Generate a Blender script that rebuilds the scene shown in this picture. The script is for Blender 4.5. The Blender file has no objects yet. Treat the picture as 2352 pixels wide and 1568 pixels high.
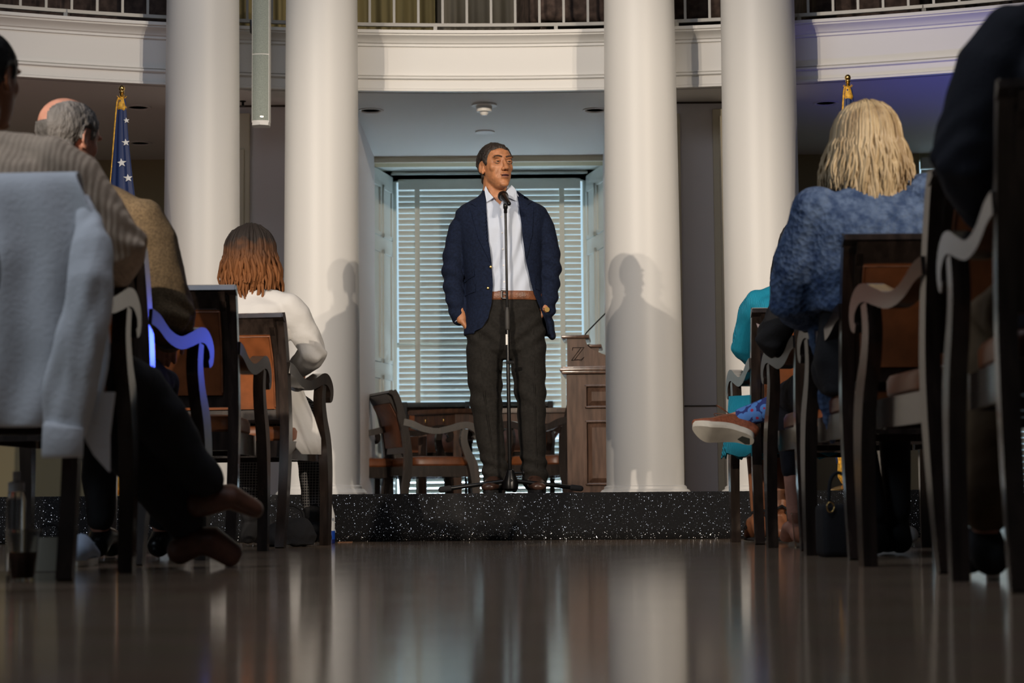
import bpy, bmesh, math, random
from mathutils import Vector, Matrix, noise
from mathutils.bvhtree import BVHTree
random.seed(7)
SC = bpy.context.scene
C = SC.collection
PI = math.pi
R = math.radians
V = Vector
# ------------------------------------------------------------------ camera
F = 2352 * 70 / 36.0
CAMZ = 0.178
PITCH = math.atan(373 / F)
ROLL = R(-0.45)
cam = bpy.data.objects.new('camera', bpy.data.cameras.new('camera'))
C.objects.link(cam)
CM = Matrix.Rotation(PI / 2 + PITCH, 3, 'X') @ Matrix.Rotation(ROLL, 3, 'Z')
cam.matrix_world = Matrix.Translation((0, 0, CAMZ)) @ CM.to_4x4()
cam.data.lens = 70
cam.data.sensor_width = 36
cam.data.clip_end = 100
cam.data.dof.use_dof = True
cam.data.dof.focus_distance = 10.0
cam.data.dof.aperture_fstop = 4.0
SC.camera = cam


def P(px, py, Y):
    """photograph pixel + distance -> point of the place"""
    d = CM @ V(((px - 1176) / F, -(py - 784) / F, -1))
    return V((0, 0, CAMZ)) + d * (Y / d.y)


# ------------------------------------------------------------------ world, lights, exposure
SC.view_settings.view_transform = 'Standard'
SC.view_settings.look = 'None'
SC.view_settings.gamma = 1
SC.view_settings.use_curve_mapping = False
SC.view_settings.exposure = 0.0
w = bpy.data.worlds.new('daylight')
SC.world = w
w.use_nodes = True
w.node_tree.nodes['Background'].inputs[0].default_value = (0.58, 0.82, 0.95, 1)
w.node_tree.nodes['Background'].inputs[1].default_value = 0.9


def lamp(kind, name, loc, target, power, col, size=0.1, **kw):
    l = bpy.data.lights.new(name, kind)
    l.energy = power
    l.color = col
    if kind == 'SPOT':
        l.shadow_soft_size = size
        l.spot_size = R(kw.get('cone', 30))
        l.spot_blend = kw.get('blend', 0.3)
    if kind == 'AREA':
        l.shape = 'RECTANGLE'
        l.size = size
        l.size_y = kw.get('sy', size)
    if kind == 'POINT':
        l.shadow_soft_size = size
    o = bpy.data.objects.new(name, l)
    C.objects.link(o)
    o.location = loc
    o.rotation_euler = (V(target) - V(loc)).to_track_quat('-Z', 'Y').to_euler()
    return o


WARM = (1.0, 0.85, 0.68)
for lx, lz, pw, tx in ((-4.42, 3.93, 2300, 0.1), (-5.0, 4.0, 1300, 0.3), (4.7, 4.05, 2050, -0.1), (5.35, 4.1, 1150, -0.3)):
    lamp('SPOT', 'stage_spotlight', (lx, -0.85, lz), (tx, 10.2, 1.75), pw, WARM, 0.05, cone=26, blend=0.55)
lamp('AREA', 'hall_fill_overhead', (-1.5, 4.5, 7.6), (-1.0, 9, 0), 205, (0.80, 0.86, 1.0), 4.5)  # added soft ambient fill from above; the ceiling has no opening
lamp('AREA', 'hall_fill_left', (-6.5, 0.8, 3.8), (-1.4, 5.2, 0.8), 85, (0.72, 0.86, 1.0), 2.2)  # added cool fill brightening the left foreground; no window is built there
lamp('AREA', 'daylight_off_ground', (-0.1, 17.6, 0.1), (-0.1, 15.0, 2.2), 105, (0.70, 0.88, 1.0), 3.0, sy=1.0)
lamp('AREA', 'gallery_ceiling_light', (0, 13.3, 5.4), (0, 14.4, 3.4), 22, (1.0, 0.86, 0.62), 4.0, sy=0.5)
lamp('SPOT', 'blue_uplight', (3.35, 11.0, 0.35), (3.2, 12.4, 3.2), 85, (0.10, 0.12, 1.0), 0.06, cone=60, blend=0.9)
lamp('SPOT', 'blue_side_spot', (1.20, 11.6, 1.15), (-1.04, 6.55, 0.70), 52, (0.05, 0.10, 1.0), 0.14, cone=6, blend=0.6)
lamp('SPOT', 'red_uplight', (-3.5, 10.6, 0.35), (-2.8, 12.8, 2.9), 24, (1.0, 0.62, 0.55), 0.06, cone=60, blend=0.9)

# ------------------------------------------------------------------ materials
MATS = {}


def mat(name, col, rough=0.6, metal=0.0, var=0.0, vs=5.0, bump=0.0, bs=40.0, stretch=None, spec=0.5, coat=0.0, trans=0.0, sheen=0.0, col2=None, sss=0.0, kind='noise'):
    if name in MATS:
        return MATS[name]
    m = bpy.data.materials.new(name)
    m.use_nodes = True
    nt = m.node_tree
    b = nt.nodes['Principled BSDF']
    b.inputs['Base Color'].default_value = (*col, 1)
    b.inputs['Roughness'].default_value = rough
    b.inputs['Metallic'].default_value = metal
    b.inputs['Specular IOR Level'].default_value = spec
    b.inputs['Coat Weight'].default_value = coat
    b.inputs['Coat Roughness'].default_value = 0.12
    b.inputs['Transmission Weight'].default_value = trans
    b.inputs['Sheen Weight'].default_value = sheen
    if sss:
        b.inputs['Subsurface Weight'].default_value = sss
        b.inputs['Subsurface Scale'].default_value = 0.01
    tc = nt.nodes.new('ShaderNodeTexCoord')
    mp = nt.nodes.new('ShaderNodeMapping')
    nt.links.new(tc.outputs['Object'], mp.inputs['Vector'])
    if stretch:
        mp.inputs['Scale'].default_value = stretch
    if var > 0 or col2:
        n = nt.nodes.new('ShaderNodeTexNoise')
        n.inputs['Scale'].default_value = vs
        n.inputs['Detail'].default_value = 5
        nt.links.new(mp.outputs[0], n.inputs['Vector'])
        r = nt.nodes.new('ShaderNodeValToRGB')
        r.color_ramp.elements[0].position = 0.35
        r.color_ramp.elements[1].position = 0.65
        c2 = col2 or tuple(min(1, c * (1 + var)) for c in col)
        c1 = col if col2 else tuple(c * (1 - var) for c in col)
        r.color_ramp.elements[0].color = (*c1, 1)
        r.color_ramp.elements[1].color = (*c2, 1)
        nt.links.new(n.outputs['Fac'], r.inputs[0])
        nt.links.new(r.outputs[0], b.inputs['Base Color'])
    if bump > 0:
        if kind == 'voronoi':
            n2 = nt.nodes.new('ShaderNodeTexVoronoi')
            o2 = n2.outputs['Distance']
        elif kind == 'wave':
            n2 = nt.nodes.new('ShaderNodeTexWave')
            n2.inputs['Distortion'].default_value = 2.0
            o2 = n2.outputs['Fac']
        else:
            n2 = nt.nodes.new('ShaderNodeTexNoise')
            n2.inputs['Detail'].default_value = 4
            o2 = n2.outputs['Fac']
        n2.inputs['Scale'].default_value = bs
        nt.links.new(mp.outputs[0], n2.inputs['Vector'])
        bp = nt.nodes.new('ShaderNodeBump')
        bp.inputs['Strength'].default_value = bump
        bp.inputs['Distance'].default_value = 0.01
        nt.links.new(o2, bp.inputs['Height'])
        nt.links.new(bp.outputs[0], b.inputs['Normal'])
    MATS[name] = m
    return m


WHITE = mat('white paint', (0.74, 0.73, 0.71), 0.45, bump=0.04, bs=120)
CREAM = mat('cream trim paint', (0.62, 0.56, 0.42), 0.5)
CEIL = mat('ceiling paint', (0.70, 0.69, 0.67), 0.8)
OLIVE = mat('olive wall paint', (0.40, 0.34, 0.20), 0.8, bump=0.05)
TAUPE = mat('grey wall paint', (0.70, 0.67, 0.68), 0.7)
GREEN = mat('grey green paint', (0.62, 0.65, 0.62), 0.6)
DARKROOM = mat('hall wall paint', (0.30, 0.29, 0.28), 0.9)
ESPR = mat('espresso wood', (0.022, 0.015, 0.012), 0.26, var=0.4, vs=3, stretch=(14, 14, 2), coat=0.5)
BROWNW = mat('walnut wood', (0.085, 0.040, 0.022), 0.35, var=0.35, vs=4, stretch=(10, 10, 1.5), coat=0.25)
PODW = mat('lectern mahogany', (0.155, 0.088, 0.060), 0.28, var=0.3, vs=4, stretch=(9, 9, 1.2), coat=0.5)
LEATHER = mat('chestnut leather', (0.19, 0.058, 0.018), 0.34, var=0.3, vs=9, bump=0.06, bs=420, kind='voronoi')
BLACKM = mat('black metal', (0.012, 0.012, 0.013), 0.3, 0.6)
CHROME = mat('steel', (0.6, 0.6, 0.6), 0.25, 1.0)
BRASS = mat('brass', (0.75, 0.5, 0.18), 0.25, 1.0)
GOLDT = mat('gold fringe', (0.80, 0.40, 0.04), 0.6, var=0.35, vs=60)
NAVYF = mat('flag blue', (0.012, 0.030, 0.12), 0.55, bump=0.1, bs=200)
STARW = mat('white embroidery', (0.8, 0.8, 0.8), 0.7)
FLAGRED = mat('flag red', (0.45, 0.02, 0.03), 0.6)
SKIN = mat('tanned skin', (0.43, 0.185, 0.085), 0.48, var=0.16, vs=45, bump=0.12, bs=220, sss=0.08)
SKIN2 = mat('fair ruddy skin', (0.52, 0.25, 0.18), 0.5, var=0.15, vs=20, bump=0.08, bs=200, sss=0.08)
SKIN3 = mat('brown skin', (0.27, 0.11, 0.055), 0.45, var=0.15, vs=20, sss=0.05)
BLAZER = mat('navy wool', (0.0065, 0.0115, 0.030), 0.9, var=0.25, vs=90, bump=0.3, bs=260, spec=0.2)
SHIRT = mat('pale shirt cotton', (0.55, 0.61, 0.73), 0.7, bump=0.12, bs=30)
TROUSER = mat('charcoal wool', (0.0155, 0.014, 0.0125), 0.9, var=0.2, vs=70, bump=0.25, bs=200, spec=0.2)
BROWNL = mat('brown belt leather', (0.16, 0.055, 0.022), 0.4, var=0.3, vs=20, bump=0.2, bs=120)
SHOED = mat('worn brown shoe leather', (0.10, 0.038, 0.02), 0.45, var=0.3, vs=20)
SHOEB = mat('dark brown shoe leather', (0.055, 0.026, 0.018), 0.3, var=0.3, vs=12)
BLACKC = mat('black cloth', (0.010, 0.010, 0.012), 0.9, bump=0.2, bs=120)
NAVYC = mat('dark navy suit cloth', (0.004, 0.005, 0.012), 0.85, bump=0.2, bs=150)
TWEED = mat('brown tweed', (0.17, 0.115, 0.06), 0.9, var=0.3, vs=140, bump=0.5, bs=300)
KNIT = mat('cream cable knit', (0.66, 0.50, 0.36), 0.95, var=0.12, vs=30, bump=0.22, bs=22, kind='wave')
HOODM = mat('white fleece', (0.76, 0.77, 0.79), 0.9, bump=0.2, bs=90)
WJACK = mat('white suit cloth', (0.54, 0.53, 0.52), 0.8, bump=0.15, bs=60)
TURQ = mat('turquoise knit', (0.0, 0.24, 0.38), 0.8, bump=0.6, bs=90, kind='wave')
SHAWL = mat('blue knit shawl', (0.028, 0.055, 0.13), 0.95, vs=30, col2=(0.10, 0.15, 0.26), bump=0.6, bs=60, kind='voronoi')
HAIRM = mat('dark brown hair', (0.022, 0.014, 0.010), 0.6, var=0.5, vs=25, bump=0.9, bs=90, stretch=(1, 1, 0.25))
HAIRG = mat('grey hair', (0.17, 0.16, 0.155), 0.7, var=0.5, vs=20, bump=0.8, bs=80, stretch=(1, 1, 0.4))
HAIRB = mat('blonde hair', (0.27, 0.18, 0.09), 0.42, vs=22, col2=(0.52, 0.40, 0.24), bump=0.5, bs=90, stretch=(1, 1, 0.12))
HAIRK = mat('black hair', (0.006, 0.006, 0.007), 0.4, bump=0.5, bs=90, stretch=(1, 1, 0.2))
TANB = mat('tan trousers cloth', (0.075, 0.045, 0.018), 0.9, bump=0.2, bs=100)
EYEW = mat('eye white', (0.26, 0.22, 0.19), 0.3)
IRIS = mat('dark iris', (0.03, 0.018, 0.01), 0.15)
MOUTHM = mat('mouth dark', (0.05, 0.012, 0.01), 0.5)
LIPM = mat('lip skin', (0.42, 0.17, 0.11), 0.45)
SLAT = mat('white blind slats', (0.68, 0.69, 0.63), 0.5)
SPK = mat('pale grey green speaker mesh', (0.33, 0.37, 0.33), 0.5, var=0.12, vs=160, bump=0.5, bs=300)
COPP = mat('tan leather shoe', (0.24, 0.075, 0.035), 0.45, var=0.25, vs=90, bump=0.12, bs=500, kind='voronoi')
SOLEW = mat('white rubber sole', (0.62, 0.58, 0.50), 0.6, var=0.12, vs=14)
GREYD = mat('dark sole', (0.05, 0.055, 0.045), 0.7)
PAPER = mat('pinkish paper', (0.6, 0.47, 0.45), 0.8)
CURT_O = mat('olive curtain', (0.20, 0.165, 0.075), 0.85, bump=0.1)
CURT_G = mat('grey curtain', (0.20, 0.18, 0.15), 0.85, bump=0.1)
CURT_B = mat('brown curtain', (0.06, 0.045, 0.035), 0.9, bump=0.1)
RAILM = mat('grey rail metal', (0.34, 0.33, 0.31), 0.4, 0.2)
PATT = mat('dark patterned upholstery', (0.035, 0.022, 0.018), 0.9, vs=18, col2=(0.09, 0.06, 0.05))
ENGR = mat('engraved dark line', (0.02, 0.011, 0.008), 0.5)


def glass_mat(name, col, rough=0.05, ior=1.3):
    m = mat(name, col, rough, trans=1.0)
    m.node_tree.nodes['Principled BSDF'].inputs['IOR'].default_value = ior
    return m


CUPM = glass_mat('clear plastic', (0.75, 0.74, 0.72), 0.12, 1.12)


def floor_mat():
    m = bpy.data.materials.new('polished plank floor')
    m.use_nodes = True
    nt = m.node_tree
    b = nt.nodes['Principled BSDF']
    tc = nt.nodes.new('ShaderNodeTexCoord')
    br = nt.nodes.new('ShaderNodeTexBrick')
    br.inputs['Scale'].default_value = 1.0
    br.inputs['Brick Width'].default_value = 1.4
    br.inputs['Row Height'].default_value = 0.09
    br.inputs['Mortar Size'].default_value = 0.0012
    br.inputs['Color1'].default_value = (0.38, 0.27, 0.18, 1)
    br.inputs['Color2'].default_value = (0.46, 0.33, 0.23, 1)
    br.inputs['Mortar'].default_value = (0.03, 0.02, 0.015, 1)
    nt.links.new(tc.outputs['Object'], br.inputs['Vector'])
    mp = nt.nodes.new('ShaderNodeMapping')
    mp.inputs['Scale'].default_value = (2, 40, 1)
    nt.links.new(tc.outputs['Object'], mp.inputs['Vector'])
    n = nt.nodes.new('ShaderNodeTexNoise')
    n.inputs['Scale'].default_value = 1.6
    n.inputs['Detail'].default_value = 6
    nt.links.new(mp.outputs[0], n.inputs['Vector'])
    mx = nt.nodes.new('ShaderNodeMix')
    mx.data_type = 'RGBA'
    mx.blend_type = 'MULTIPLY'
    mx.inputs[0].default_value = 0.55
    nt.links.new(br.outputs['Color'], mx.inputs[6])
    nt.links.new(n.outputs['Color'], mx.inputs[7])
    nt.links.new(mx.outputs[2], b.inputs['Base Color'])
    b.inputs['Specular IOR Level'].default_value = 0.55
    mp3 = nt.nodes.new('ShaderNodeMapping')
    mp3.inputs['Scale'].default_value = (0.5, 9, 1)
    nt.links.new(tc.outputs['Object'], mp3.inputs['Vector'])
    n3 = nt.nodes.new('ShaderNodeTexNoise')
    n3.inputs['Scale'].default_value = 2.0
    n3.inputs['Detail'].default_value = 2
    nt.links.new(mp3.outputs[0], n3.inputs['Vector'])
    bp = nt.nodes.new('ShaderNodeBump')
    bp.inputs['Strength'].default_value = 1.0
    bp.inputs['Distance'].default_value = 0.0004
    nt.links.new(n3.outputs['Fac'], bp.inputs['Height'])
    nt.links.new(bp.outputs[0], b.inputs['Normal'])
    n2 = nt.nodes.new('ShaderNodeTexNoise')
    n2.inputs['Scale'].default_value = 7
    nt.links.new(tc.outputs['Object'], n2.inputs['Vector'])
    mr = nt.nodes.new('ShaderNodeMapRange')
    mr.inputs[3].default_value = 0.09
    mr.inputs[4].default_value = 0.13
    nt.links.new(n2.outputs['Fac'], mr.inputs[0])
    nt.links.new(mr.outputs[0], b.inputs['Roughness'])
    return m


def glitter_mat():
    m = bpy.data.materials.new('black glitter fabric')
    m.use_nodes = True
    nt = m.node_tree
    b = nt.nodes['Principled BSDF']
    tc = nt.nodes.new('ShaderNodeTexCoord')
    vo = nt.nodes.new('ShaderNodeTexVoronoi')
    vo.inputs['Scale'].default_value = 360
    nt.links.new(tc.outputs['Object'], vo.inputs['Vector'])
    nm = nt.nodes.new('ShaderNodeVectorMath')
    nm.operation = 'MULTIPLY_ADD'
    nm.inputs[1].default_value = (1.6, 1.6, 1.6)
    nm.inputs[2].default_value = (-0.8, -0.8, -0.8)
    nt.links.new(vo.outputs['Color'], nm.inputs[0])
    ad = nt.nodes.new('ShaderNodeVectorMath')
    ad.operation = 'ADD'
    ge = nt.nodes.new('ShaderNodeNewGeometry')
    nt.links.new(ge.outputs['Normal'], ad.inputs[0])
    nt.links.new(nm.outputs[0], ad.inputs[1])
    no = nt.nodes.new('ShaderNodeVectorMath')
    no.operation = 'NORMALIZE'
    nt.links.new(ad.outputs[0], no.inputs[0])
    # sequins: a scatter of tiny metal flakes turned every way on matte black cloth
    sp = nt.nodes.new('ShaderNodeSeparateColor')
    nt.links.new(vo.outputs['Color'], sp.inputs[0])
    gt = nt.nodes.new('ShaderNodeMath')
    gt.operation = 'GREATER_THAN'
    gt.inputs[1].default_value = 0.93
    nt.links.new(sp.outputs[2], gt.inputs[0])
    gl = nt.nodes.new('ShaderNodeBsdfGlossy')
    gl.inputs['Roughness'].default_value = 0.28
    gl.inputs['Color'].default_value = (0.5, 0.5, 0.5, 1)
    nt.links.new(no.outputs[0], gl.inputs['Normal'])
    b.inputs['Base Color'].default_value = (0.004, 0.004, 0.005, 1)
    b.inputs['Roughness'].default_value = 0.9
    ms = nt.nodes.new('ShaderNodeMixShader')
    nt.links.new(gt.outputs[0], ms.inputs[0])
    nt.links.new(b.outputs[0], ms.inputs[1])
    nt.links.new(gl.outputs[0], ms.inputs[2])
    nt.links.new(ms.outputs[0], nt.nodes['Material Output'].inputs[0])
    return m


FLOORM = floor_mat()
GLIT = glitter_mat()


def check_mat(name, c1, c2, scale):
    m = mat(name, c1, 0.85)
    nt = m.node_tree
    tc = nt.nodes.new('ShaderNodeTexCoord')
    br = nt.nodes.new('ShaderNodeTexBrick')
    br.offset = 0
    br.inputs['Scale'].default_value = scale
    br.inputs['Brick Width'].default_value = 0.5
    br.inputs['Row Height'].default_value = 0.5
    br.inputs['Mortar Size'].default_value = 0.06
    br.inputs['Color1'].default_value = (*c1, 1)
    br.inputs['Color2'].default_value = (*c1, 1)
    br.inputs['Mortar'].default_value = (*c2, 1)
    rt = nt.nodes.new('ShaderNodeMapping')
    rt.inputs['Rotation'].default_value = (PI / 2, 0, 0)
    nt.links.new(tc.outputs['Object'], rt.inputs['Vector'])
    nt.links.new(rt.outputs[0], br.inputs['Vector'])
    nt.links.new(br.outputs['Color'], nt.nodes['Principled BSDF'].inputs['Base Color'])
    return m


PLAID = check_mat('checked trousers cloth', (0.02, 0.02, 0.025), (0.30, 0.29, 0.28), 40)
SOCKM = mat('blue floral sock', (0.06, 0.15, 0.50), 0.9, bump=0.2, bs=100)
_nt = SOCKM.node_tree
_v = _nt.nodes.new('ShaderNodeTexVoronoi')
_v.inputs['Scale'].default_value = 32
_r = _nt.nodes.new('ShaderNodeValToRGB')
_r.color_ramp.interpolation = 'CONSTANT'
_r.color_ramp.elements[0].color = (0.30, 0.02, 0.08, 1)
_r.color_ramp.elements[1].position = 0.22
_r.color_ramp.elements[1].color = (0.07, 0.20, 0.55, 1)
_e = _r.color_ramp.elements.new(0.62)
_e.color = (0.02, 0.03, 0.16, 1)
_tc = _nt.nodes.new('ShaderNodeTexCoord')
_nt.links.new(_tc.outputs['Object'], _v.inputs['Vector'])
_nt.links.new(_v.outputs['Distance'], _r.inputs[0])
_nt.links.new(_r.outputs[0], _nt.nodes['Principled BSDF'].inputs['Base Color'])


# ------------------------------------------------------------------ mesh helpers
def obj(name, bm, m, parent=None, smooth=False, loc=None):
    if isinstance(bm, bmesh.types.BMesh):
        bmesh.ops.recalc_face_normals(bm, faces=bm.faces)
        me = bpy.data.meshes.new(name)
        bm.to_mesh(me)
        bm.free()
    else:
        me = bm
        me.name = name
    o = bpy.data.objects.new(name, me)
    me.materials.clear()
    me.materials.append(m)
    if smooth:
        me.polygons.foreach_set('use_smooth', [True] * len(me.polygons))
        if smooth == 'auto':
            me.set_sharp_from_angle(angle=R(38))
    C.objects.link(o)
    if parent:
        o.parent = parent
    if loc is not None:
        o.location = loc
    return o


def tag(o, label, cat, group=None, kind=None):
    if label:
        o['label'] = label
    if cat:
        o['category'] = cat
    if group:
        o['group'] = group
    if kind:
        o['kind'] = kind
    return o


def thing(name, label, cat, loc=(0, 0, 0), rz=0, group=None):
    o = bpy.data.objects.new(name, None)
    o.empty_display_size = 0.1
    C.objects.link(o)
    o.location = loc
    o.rotation_euler = (0, 0, rz)
    return tag(o, label, cat, group)


def struct(name, bm, m, smooth=False):
    o = obj(name, bm, m, None, smooth)
    o['kind'] = 'structure'
    return o


def copy_tree(o, parent=None):
    c = o.copy()
    C.objects.link(c)
    c.parent = parent
    for ch in list(o.children):
        copy_tree(ch, c)
    return c


def B():
    return bmesh.new()


def box(bm, a, b, bev=0.0, seg=2):
    a, b = V(a), V(b)
    r = bmesh.ops.create_cube(bm, size=1)
    vs = r['verts']
    for v in vs:
        v.co = V(((a.x + b.x) / 2 + v.co.x * (b.x - a.x), (a.y + b.y) / 2 + v.co.y * (b.y - a.y), (a.z + b.z) / 2 + v.co.z * (b.z - a.z)))
    if bev:
        es = list({e for v in vs for e in v.link_edges})
        bmesh.ops.bevel(bm, geom=es, offset=bev, segments=seg, affect='EDGES', profile=0.6)
    return bm


def loft(bm, rings, cap=True, closed=True):
    n = len(rings[0])
    vv = [[bm.verts.new(p) for p in r] for r in rings]
    for i in range(len(vv) - 1):
        for j in range(n if closed else n - 1):
            k = (j + 1) % n
            bm.faces.new((vv[i][j], vv[i][k], vv[i + 1][k], vv[i + 1][j]))
    if cap and closed:
        bm.faces.new(list(reversed(vv[0])))
        bm.faces.new(vv[-1])
    return bm


def limb(bm, pts, rad, n=16, ref=(1, 0, 0), ends=True):
    """tapering tube through pts; rad = r or (r along ref, r across)"""
    pts = [V(p) for p in pts]
    m = len(pts)
    rings = []
    rad = [(r, r) if not isinstance(r, tuple) else r for r in rad]
    rf = V(ref)
    if ends:
        d0 = (pts[0] - pts[1]).normalized()
        d1 = (pts[-1] - pts[-2]).normalized()
        p0, p1 = pts[0], pts[-1]
        a, b_ = rad[0], rad[-1]
        pre = [(p0 + d0 * (min(a) * k), (a[0] * q, a[1] * q)) for k, q in ((0.95, 0.3), (0.7, 0.72), (0.35, 0.94))]
        post = [(p1 + d1 * (min(b_) * k), (b_[0] * q, b_[1] * q)) for k, q in ((0.35, 0.94), (0.7, 0.72), (0.95, 0.3))]
        pts = [p for p, _ in pre] + pts + [p for p, _ in post]
        rad = [r for _, r in pre] + rad + [r for _, r in post]
        m = len(pts)
    for i in range(m):
        t = (pts[min(i + 1, m - 1)] - pts[max(i - 1, 0)]).normalized()
        u = rf - t * rf.dot(t)
        if u.length < 0.05:
            u = V((0, 1, 0)) - t * t.y
        u.normalize()
        w_ = t.cross(u)
        rf = u
        rings.append([pts[i] + u * (rad[i][0] * math.cos(2 * PI * j / n)) + w_ * (rad[i][1] * math.sin(2 * PI * j / n)) for j in range(n)])
    return loft(bm, rings)


def spline(pts, k=4):
    """Catmull-Rom through points, numbers in tuples"""
    out = []
    n = len(pts)
    for i in range(n - 1):
        p = [pts[max(i - 1, 0)], pts[i], pts[i + 1], pts[min(i + 2, n - 1)]]
        for j in range(k):
            t = j / k
            out.append(tuple(0.5 * (2 * b + (c - a) * t + (2 * a - 5 * b + 4 * c - d) * t * t + (3 * b - a - 3 * c + d) * t ** 3) for a, b, c, d in zip(*p)))
    out.append(tuple(pts[-1]))
    return out


def zrings(bm, rows, n=28, sup=2.3):
    """vertical loft: rows of (z, cx, cy, rx, ry)"""
    rings = []
    for z, cx, cy, rx, ry in rows:
        rr = []
        for j in range(n):
            a = 2 * PI * j / n
            c, s = math.cos(a), math.sin(a)
            rr.append(V((cx + rx * math.copysign(abs(c) ** (2 / sup), c), cy + ry * math.copysign(abs(s) ** (2 / sup), s), z)))
        rings.append(rr)
    return loft(bm, rings)


def ell(bm, c, r, rot=None, seg=20, rings=12):
    q = bmesh.ops.create_uvsphere(bm, u_segments=seg, v_segments=rings, radius=1)
    M = Matrix.Translation(V(c)) @ (rot.to_4x4() if rot else Matrix.Identity(4)) @ Matrix.Diagonal((*((r, r, r) if not isinstance(r, tuple) else r), 1))
    bmesh.ops.transform(bm, matrix=M, verts=q['verts'])
    return bm


def cyl(bm, c, r, h, n=24, r2=None, axis='Z'):
    q = bmesh.ops.create_cone(bm, cap_ends=True, segments=n, radius1=r, radius2=r if r2 is None else r2, depth=h)
    M = Matrix.Translation(V(c))
    if axis == 'Y':
        M = M @ Matrix.Rotation(PI / 2, 4, 'X')
    if axis == 'X':
        M = M @ Matrix.Rotation(PI / 2, 4, 'Y')
    bmesh.ops.transform(bm, matrix=M, verts=q['verts'])
    return bm


def lathe(bm, prof, n=48, c=(0, 0, 0)):
    rings = [[V((c[0] + r * math.cos(2 * PI * j / n), c[1] + r * math.sin(2 * PI * j / n), c[2] + z)) for j in range(n)] for r, z in prof]
    return loft(bm, rings)


def prism(bm, poly, a, b, axis='Y', bev=0):
    """extrude polygon between a and b along axis; poly given in the other two axes"""
    def mk(p, t):
        return {'Y': V((p[0], t, p[1])), 'X': V((t, p[0], p[1])), 'Z': V((p[0], p[1], t))}[axis]
    va = [bm.verts.new(mk(p, a)) for p in poly]
    vb = [bm.verts.new(mk(p, b)) for p in poly]
    n = len(poly)
    f = [bm.faces.new(va), bm.faces.new(list(reversed(vb)))]
    for i in range(n):
        bm.faces.new((va[i], vb[i], vb[(i + 1) % n], va[(i + 1) % n]))
    if bev:
        es = [e for ff in f for e in ff.edges]
        bmesh.ops.bevel(bm, geom=es, offset=bev, segments=2, affect='EDGES')
    return bm


def plank(bm, path, x0, x1, shear=0.0, bev=0.005):
    """sawn board: path rows (y, z, halfwidth), cut out of a plank between x0 and x1"""
    pp = spline(path, 5)
    L, Q = [], []
    for i, (y, z, h) in enumerate(pp):
        a = pp[max(i - 1, 0)]
        b = pp[min(i + 1, len(pp) - 1)]
        ty, tz = b[0] - a[0], b[1] - a[1]
        l = math.hypot(ty, tz) or 1
        ny, nz = -tz / l, ty / l
        L.append((y + ny * h, z + nz * h))
        Q.append((y - ny * h, z - nz * h))
    n0 = len(bm.verts)
    n = len(L)
    vs = {}
    for s, x in ((0, x0), (1, x1)):
        for k, row in ((0, L), (1, Q)):
            vs[s, k] = [bm.verts.new((x + shear * (y + 0.25), y, z)) for y, z in row]
    for i in range(n - 1):
        bm.faces.new((vs[0, 0][i], vs[0, 0][i + 1], vs[0, 1][i + 1], vs[0, 1][i]))
        bm.faces.new((vs[1, 0][i + 1], vs[1, 0][i], vs[1, 1][i], vs[1, 1][i + 1]))
        bm.faces.new((vs[0, 0][i + 1], vs[0, 0][i], vs[1, 0][i], vs[1, 0][i + 1]))
        bm.faces.new((vs[0, 1][i], vs[0, 1][i + 1], vs[1, 1][i + 1], vs[1, 1][i]))
    for i in (0, n - 1):
        bm.faces.new((vs[0, 0][i], vs[0, 1][i], vs[1, 1][i], vs[1, 0][i]))
    return bm


def smart(bm, voxel=0.01, smooth=6, disp=0.0, freq=6.0, stretch=(1, 1, 1), cut=None, fold=None):
    """fuse overlapping volumes into ONE continuous surface, relaxed; optional cutters"""
    bmesh.ops.recalc_face_normals(bm, faces=bm.faces)
    me = bpy.data.meshes.new('t')
    bm.to_mesh(me)
    bm.free()
    o = bpy.data.objects.new('t', me)
    C.objects.link(o)
    md = o.modifiers.new('r', 'REMESH')
    md.mode = 'VOXEL'
    md.voxel_size = voxel
    if smooth:
        s = o.modifiers.new('s', 'SMOOTH')
        s.iterations = smooth
        s.factor = 0.5
    tmp = []
    for cb in (cut or []):
        bmesh.ops.recalc_face_normals(cb, faces=cb.faces)
        cm = bpy.data.meshes.new('c')
        cb.to_mesh(cm)
        cb.free()
        co = bpy.data.objects.new('c', cm)
        C.objects.link(co)
        bo = o.modifiers.new('b', 'BOOLEAN')
        bo.operation = 'DIFFERENCE'
        bo.solver = 'EXACT'
        bo.object = co
        tmp.append(co)
    dg = bpy.context.evaluated_depsgraph_get()
    dg.update()
    m2 = bpy.data.meshes.new_from_object(o.evaluated_get(dg))
    for t in tmp + [o]:
        bpy.data.objects.remove(t)
    if disp or fold:
        nr = [v.normal.copy() for v in m2.vertices]
        for v, vn_ in zip(m2.vertices, nr):
            p = v.co
            d = 0
            if disp:
                q = V((p.x * freq * stretch[0], p.y * freq * stretch[1], p.z * freq * stretch[2]))
                d = disp * (noise.noise(q) + 0.5 * noise.noise(q * 2.3))
            if fold:
                d += fold(p)
            v.co = p + vn_ * d
    return m2


def bvh_of(me):
    return BVHTree.FromPolygons([v.co.copy() for v in me.vertices], [tuple(p.vertices) for p in me.polygons])


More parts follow.
